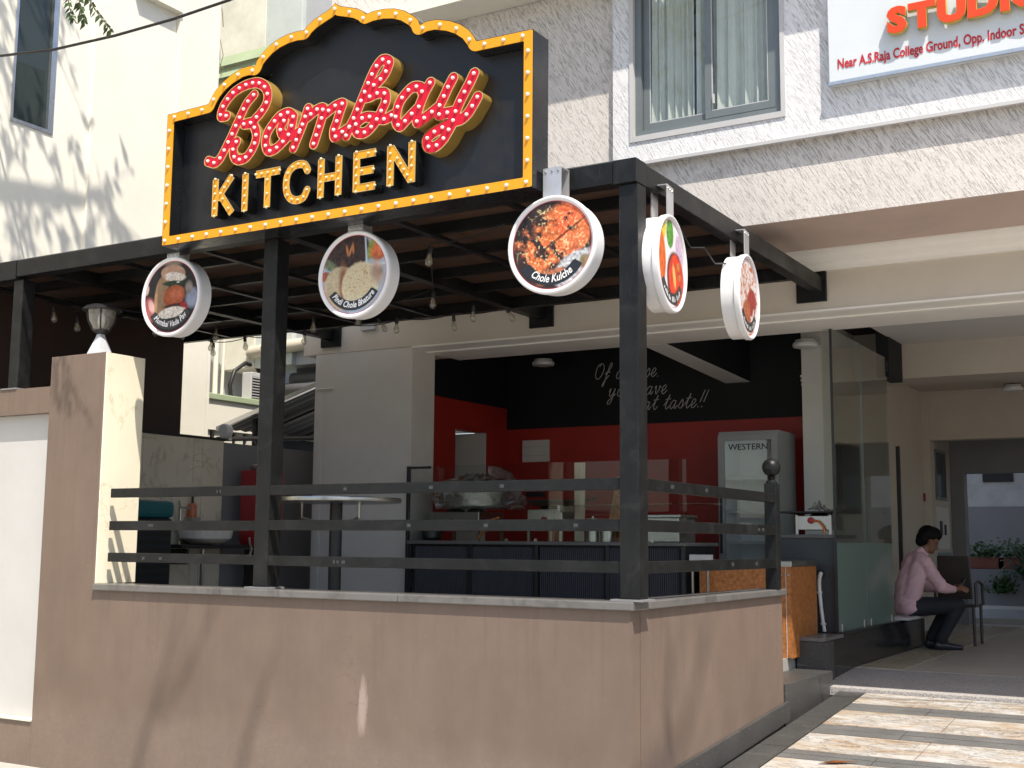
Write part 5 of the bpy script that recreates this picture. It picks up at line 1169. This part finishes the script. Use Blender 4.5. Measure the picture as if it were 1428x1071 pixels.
# yard behind the corridor: wall, planters, plants
yw_ = thing('yard_wall', 'grey yard wall with pale upper half seen through the corridor', 'wall', (0, 19, .5)); box('wall', -6, 6, 19, 19.2, .4, 2.37, 'mid_grey_wall', yw_); box('upper_wall', -6, 6, 19.01, 19.2, 2.371, 6, 'yard_white', yw_); box('vent', -1.25, -.68, 18.98, 19.009, 2.85, 3.06, 'rubber_black', yw_)
pw = thing('planter_ledge', 'low concrete planter ledge in the yard behind the corridor', 'planter', (0, 16.2, .5)); box('ledge', -3, 4, 16, 16.5, .52, 1.20, 'mid_grey_wall', pw); box('kerb', -3, 4, 15.94, 15.998, .52, .58, 'column_paint', pw)
def potted(label, c, pm_, kind, rad, hgt, seed, pot=True):
    r = random.Random(seed); t = thing('potted_plant', label, 'plant', c); c = Vector(c)
    if pot:
        if pm_ == 'trough': box('pot', c.x-.3, c.x+.3, c.y-.12, c.y+.12, c.z, c.z+.2, 'terracotta', t, .01)
        else: MB().lathe(c, [(.12, 0), (.17, .25), (.18, .26), (.15, .25)], 18).build('pot', 'terracotta', t, 'auto')
    q = MB(); base = c+Vector((0, 0, .2 if pot else 0))
    for k in range(260 if kind == 'bush' else 40):
        if kind == 'bush':
            a = Vector((r.gauss(0, rad*.5), r.gauss(0, rad*.3), abs(r.gauss(0, hgt*.45)))); d = Vector((r.uniform(-1, 1), r.uniform(-1, 1), r.uniform(-.3, 1))).normalized()*r.uniform(.05, .11); s_ = d.orthogonal().normalized()*.025; p = base+a
            q.add([p, p+d*.5+s_, p+d, p+d*.5-s_], [(0,1,2,3)])
        else:
            th = r.uniform(0, 6.28); L = r.uniform(.5, 1)*hgt; p = base; pr_ = None
            for i in range(7):
                f_ = i/6; pt = base+Vector((math.cos(th)*rad*f_, math.sin(th)*rad*f_, L*(math.sin(f_*2.2)*.9))); 
                if pr_ is not None:
                    for sg in (-1, 1):
                        sd = Vector((-math.sin(th), math.cos(th), -.3))*sg*.16*(1.1-f_); q.add([pr_, pt, pt+sd], [(0,1,2)])
                pr_ = pt
    q.build('foliage', 'leaf_dark' if kind != 'bush' else 'leaf', t)
potted('red trough of low flowering plants on the yard ledge, left end', (-.75, 16.2, 1.2), 'trough', 'bush', .3, .25, 1); potted('small bushy plant on the yard ledge between trough and palm', (-.25, 16.2, 1.2), 'trough', 'bush', .25, .25, 2); potted('feathery palm in a pot in front of the yard ledge', (.15, 15.6, .52), 'pot', 'palm', .7, 1.05, 3); potted('trailing green plant hanging over the yard ledge front', (-.45, 15.9, .8), 'x', 'bush', .2, .3, 4, False)

# unseen white wall, added for the pale band it reflects in the glass
cw = thing('reflected_wall', 'unseen white wall added on the right, reflected in the glass', 'wall', (12, 8, 0)); box('wall', 12, 12.2, -4, 26, 0, 2.3, 'white_paint', cw); box('coping', 11.95, 12.25, -4, 26, 2.301, 2.38, 'beige_paint', cw)

# ================================================================== STREET TREE
tree = thing('street_tree', 'leafy street tree whose hanging twig enters the top left corner', 'tree', (-6.4, -3.2, 0))
r = random.Random(21); lq = MB(); tq = MB(); twq = MB()
def leaf(p, d, size, mb):
    d = d.normalized(); s_ = d.cross(Vector((r.uniform(-1, 1), r.uniform(-1, 1), r.uniform(-.4, 1)))); s_ = s_.normalized() if s_.length > .01 else d.orthogonal().normalized(); w_ = s_*size*.24
    up = d.cross(s_).normalized()*size*.06
    mb.add([p, p+d*size*.35+w_+up, p+d*size, p+d*size*.35-w_+up], [(0,1,2,3)])
def twig(p, d, L, n, size, bow=-.25):
    pts = [Vector(p)]; d = Vector(d).normalized()
    for i in range(7):
        d = (d+Vector((r.uniform(-.12, .12), r.uniform(-.12, .12), bow*.25))).normalized(); pts.append(pts[-1]+d*L/7)
    tq.tube(pts, [.012-.0013*i for i in range(8)], 5)
    for k in range(n):
        i = r.randint(1, 6); b_ = pts[i].lerp(pts[i+1], r.random()); dd = (pts[i+1]-pts[i]).normalized()
        leaf(b_, dd*.6+Vector((r.uniform(-1, 1), r.uniform(-1, 1), r.uniform(-1, .5))), size*r.uniform(.7, 1.2), lq)
def limb(pts, r0, r1):
    c = catmull(pts, 5); tq.tube(c, [r0+(r1-r0)*i/(len(c)-1) for i in range(len(c))], 8); return c
trunk = limb([(-6.4, -3.2, -.1), (-6.3, -3.15, 2), (-6.45, -3.0, 4.5), (-6.2, -2.8, 7)], .26, .17)
limbs = [limb([(-6.2, -2.8, 6.9), (-6.3, -1.8, 8.3), (-6.1, -.6, 9.6), (-5.7, .8, 10.8)], .13, .03), limb([(-6.2, -2.8, 6.9), (-7.2, -2.4, 8.6), (-7.3, -1.2, 10), (-6.6, .2, 11.3)], .12, .03),
         limb([(-6.2, -2.8, 6.9), (-5, -3, 8.2), (-4.4, -3.6, 9.4)], .12, .04), limb([(-6.1, -.6, 9.6), (-5.6, -.2, 9.2), (-4.9, 0, 9.3), (-4.3, .2, 9.8)], .05, .015),
         limb([(-6.2, -2.8, 6.9), (-7, -4, 8.5), (-8, -5.2, 10)], .12, .03), limb([(-5, -3, 8.2), (-4.6, -4.4, 9.5), (-4, -5.5, 10.4)], .08, .03), limb([(-6.3, -1.8, 8.3), (-5.4, -1.6, 7.8), (-4.6, -1.3, 7.2), (-4.05, -1.05, 6.3)], .04, .012)]
for li, c in enumerate(limbs[:2]+[limbs[3]]+limbs[4:6]):
    for i in range(len(c)//3, len(c)):
        for _ in range(5): twig(c[i], (r.uniform(-1, 1), r.uniform(-1, 1), r.uniform(-.9, .35)), r.uniform(.6, 1.3), 15, .15)
tq.build('trunk', 'bark', tree, 'auto'); lq.build('crown', 'leaf', tree)
tree2 = thing('roadside_tree', 'sparse roadside tree behind the viewer that streaks the tan wall with shade', 'tree', (3.6, -10.6, 0)); tq = MB(); lq = MB()
limb([(3.6, -10.6, -.25), (3.7, -10.5, 3), (3.5, -10.4, 6), (3.4, -10, 8)], .24, .16)
for pts, ra, rb2 in (([(3.4, -10, 8), (2.2, -7.5, 10.6), (1.46, -4.9, 12.7), (1.85, -4.81, 13.4), (2.25, -4.8, 14.15)], .05, .014), ([(2.2, -7.5, 10.6), (1.7, -5.6, 12.3), (1.6, -4.82, 13.2), (1.88, -4.8, 14.05)], .03, .013),
                    ([(3.4, -10, 8), (3, -7, 10.8), (2.55, -4.9, 12.9), (2.64, -4.8, 13.3), (2.78, -4.8, 13.75)], .045, .014), ([(3.4, -10, 8), (5, -7, 11), (5.5, -4.4, 13.0), (5.59, -4.3, 13.5), (5.6, -4.2, 14)], .05, .018),
                    ([(5, -7, 11), (5.5, -4.6, 12.9), (5.59, -4.0, 13.4), (5.6, -3.5, 14.2)], .035, .015), ([(3.4, -10, 8), (2, -12, 10), (1, -14, 12)], .12, .03), ([(3.4, -10, 8), (5, -12, 10), (6, -13, 12.5)], .12, .03)):
    c = limb(pts, ra, rb2)
    if ra > .11:
        for i in range(5, len(c)):
            for _ in range(4): twig(c[i], (r.uniform(-1, 1), r.uniform(-1, 1), r.uniform(-.9, .35)), r.uniform(.6, 1.3), 14, .15)
tq.build('trunk', 'bark', tree2, 'auto'); lq.build('crown', 'leaf', tree2)
tw_ = MB(); ql = MB()      # the hanging twig in view
for pts in ([(-4.05, -1.05, 6.3), (-4.0, -1.02, 5.9), (-3.93, -1.0, 5.62), (-3.80, -1.0, 5.42), (-3.63, -1.0, 5.24)], [(-4.0, -1.02, 5.9), (-3.99, -1.0, 5.6), (-3.96, -1.0, 5.45), (-3.91, -1.0, 5.36)], [(-4.05, -1.05, 6.3), (-4.12, -1.0, 5.8), (-4.10, -1.0, 5.55), (-4.03, -1.0, 5.40)]):
    c = catmull(pts, 5); tw_.tube(c, [.007*(1-.7*i/len(c)) for i in range(len(c))], 5)
    for i in range(5, len(c)):
        for sg in (-1, 1):
            d = (c[i]-c[i-1]).normalized(); leaf(c[i], d*.5+Vector((sg*.8, r.uniform(-.3, .3), -.45)), r.uniform(.055, .08), ql)
tw_.build('twig', 'bark', tree); ql.build('twig_leaves', 'leaf', tree)
dl = MB().add([(.62, 1.60, rz(1.60)+.006), (.73, 1.62, rz(1.62)+.035), (.88, 1.72, rz(1.72)+.015), (.72, 1.70, rz(1.70)+.008)], [(0,1,2,3)]).build('fallen_leaf', 'leaf_dry'); tagit(dl, 'dry orange leaf lying on the striped granite ramp', 'leaf')
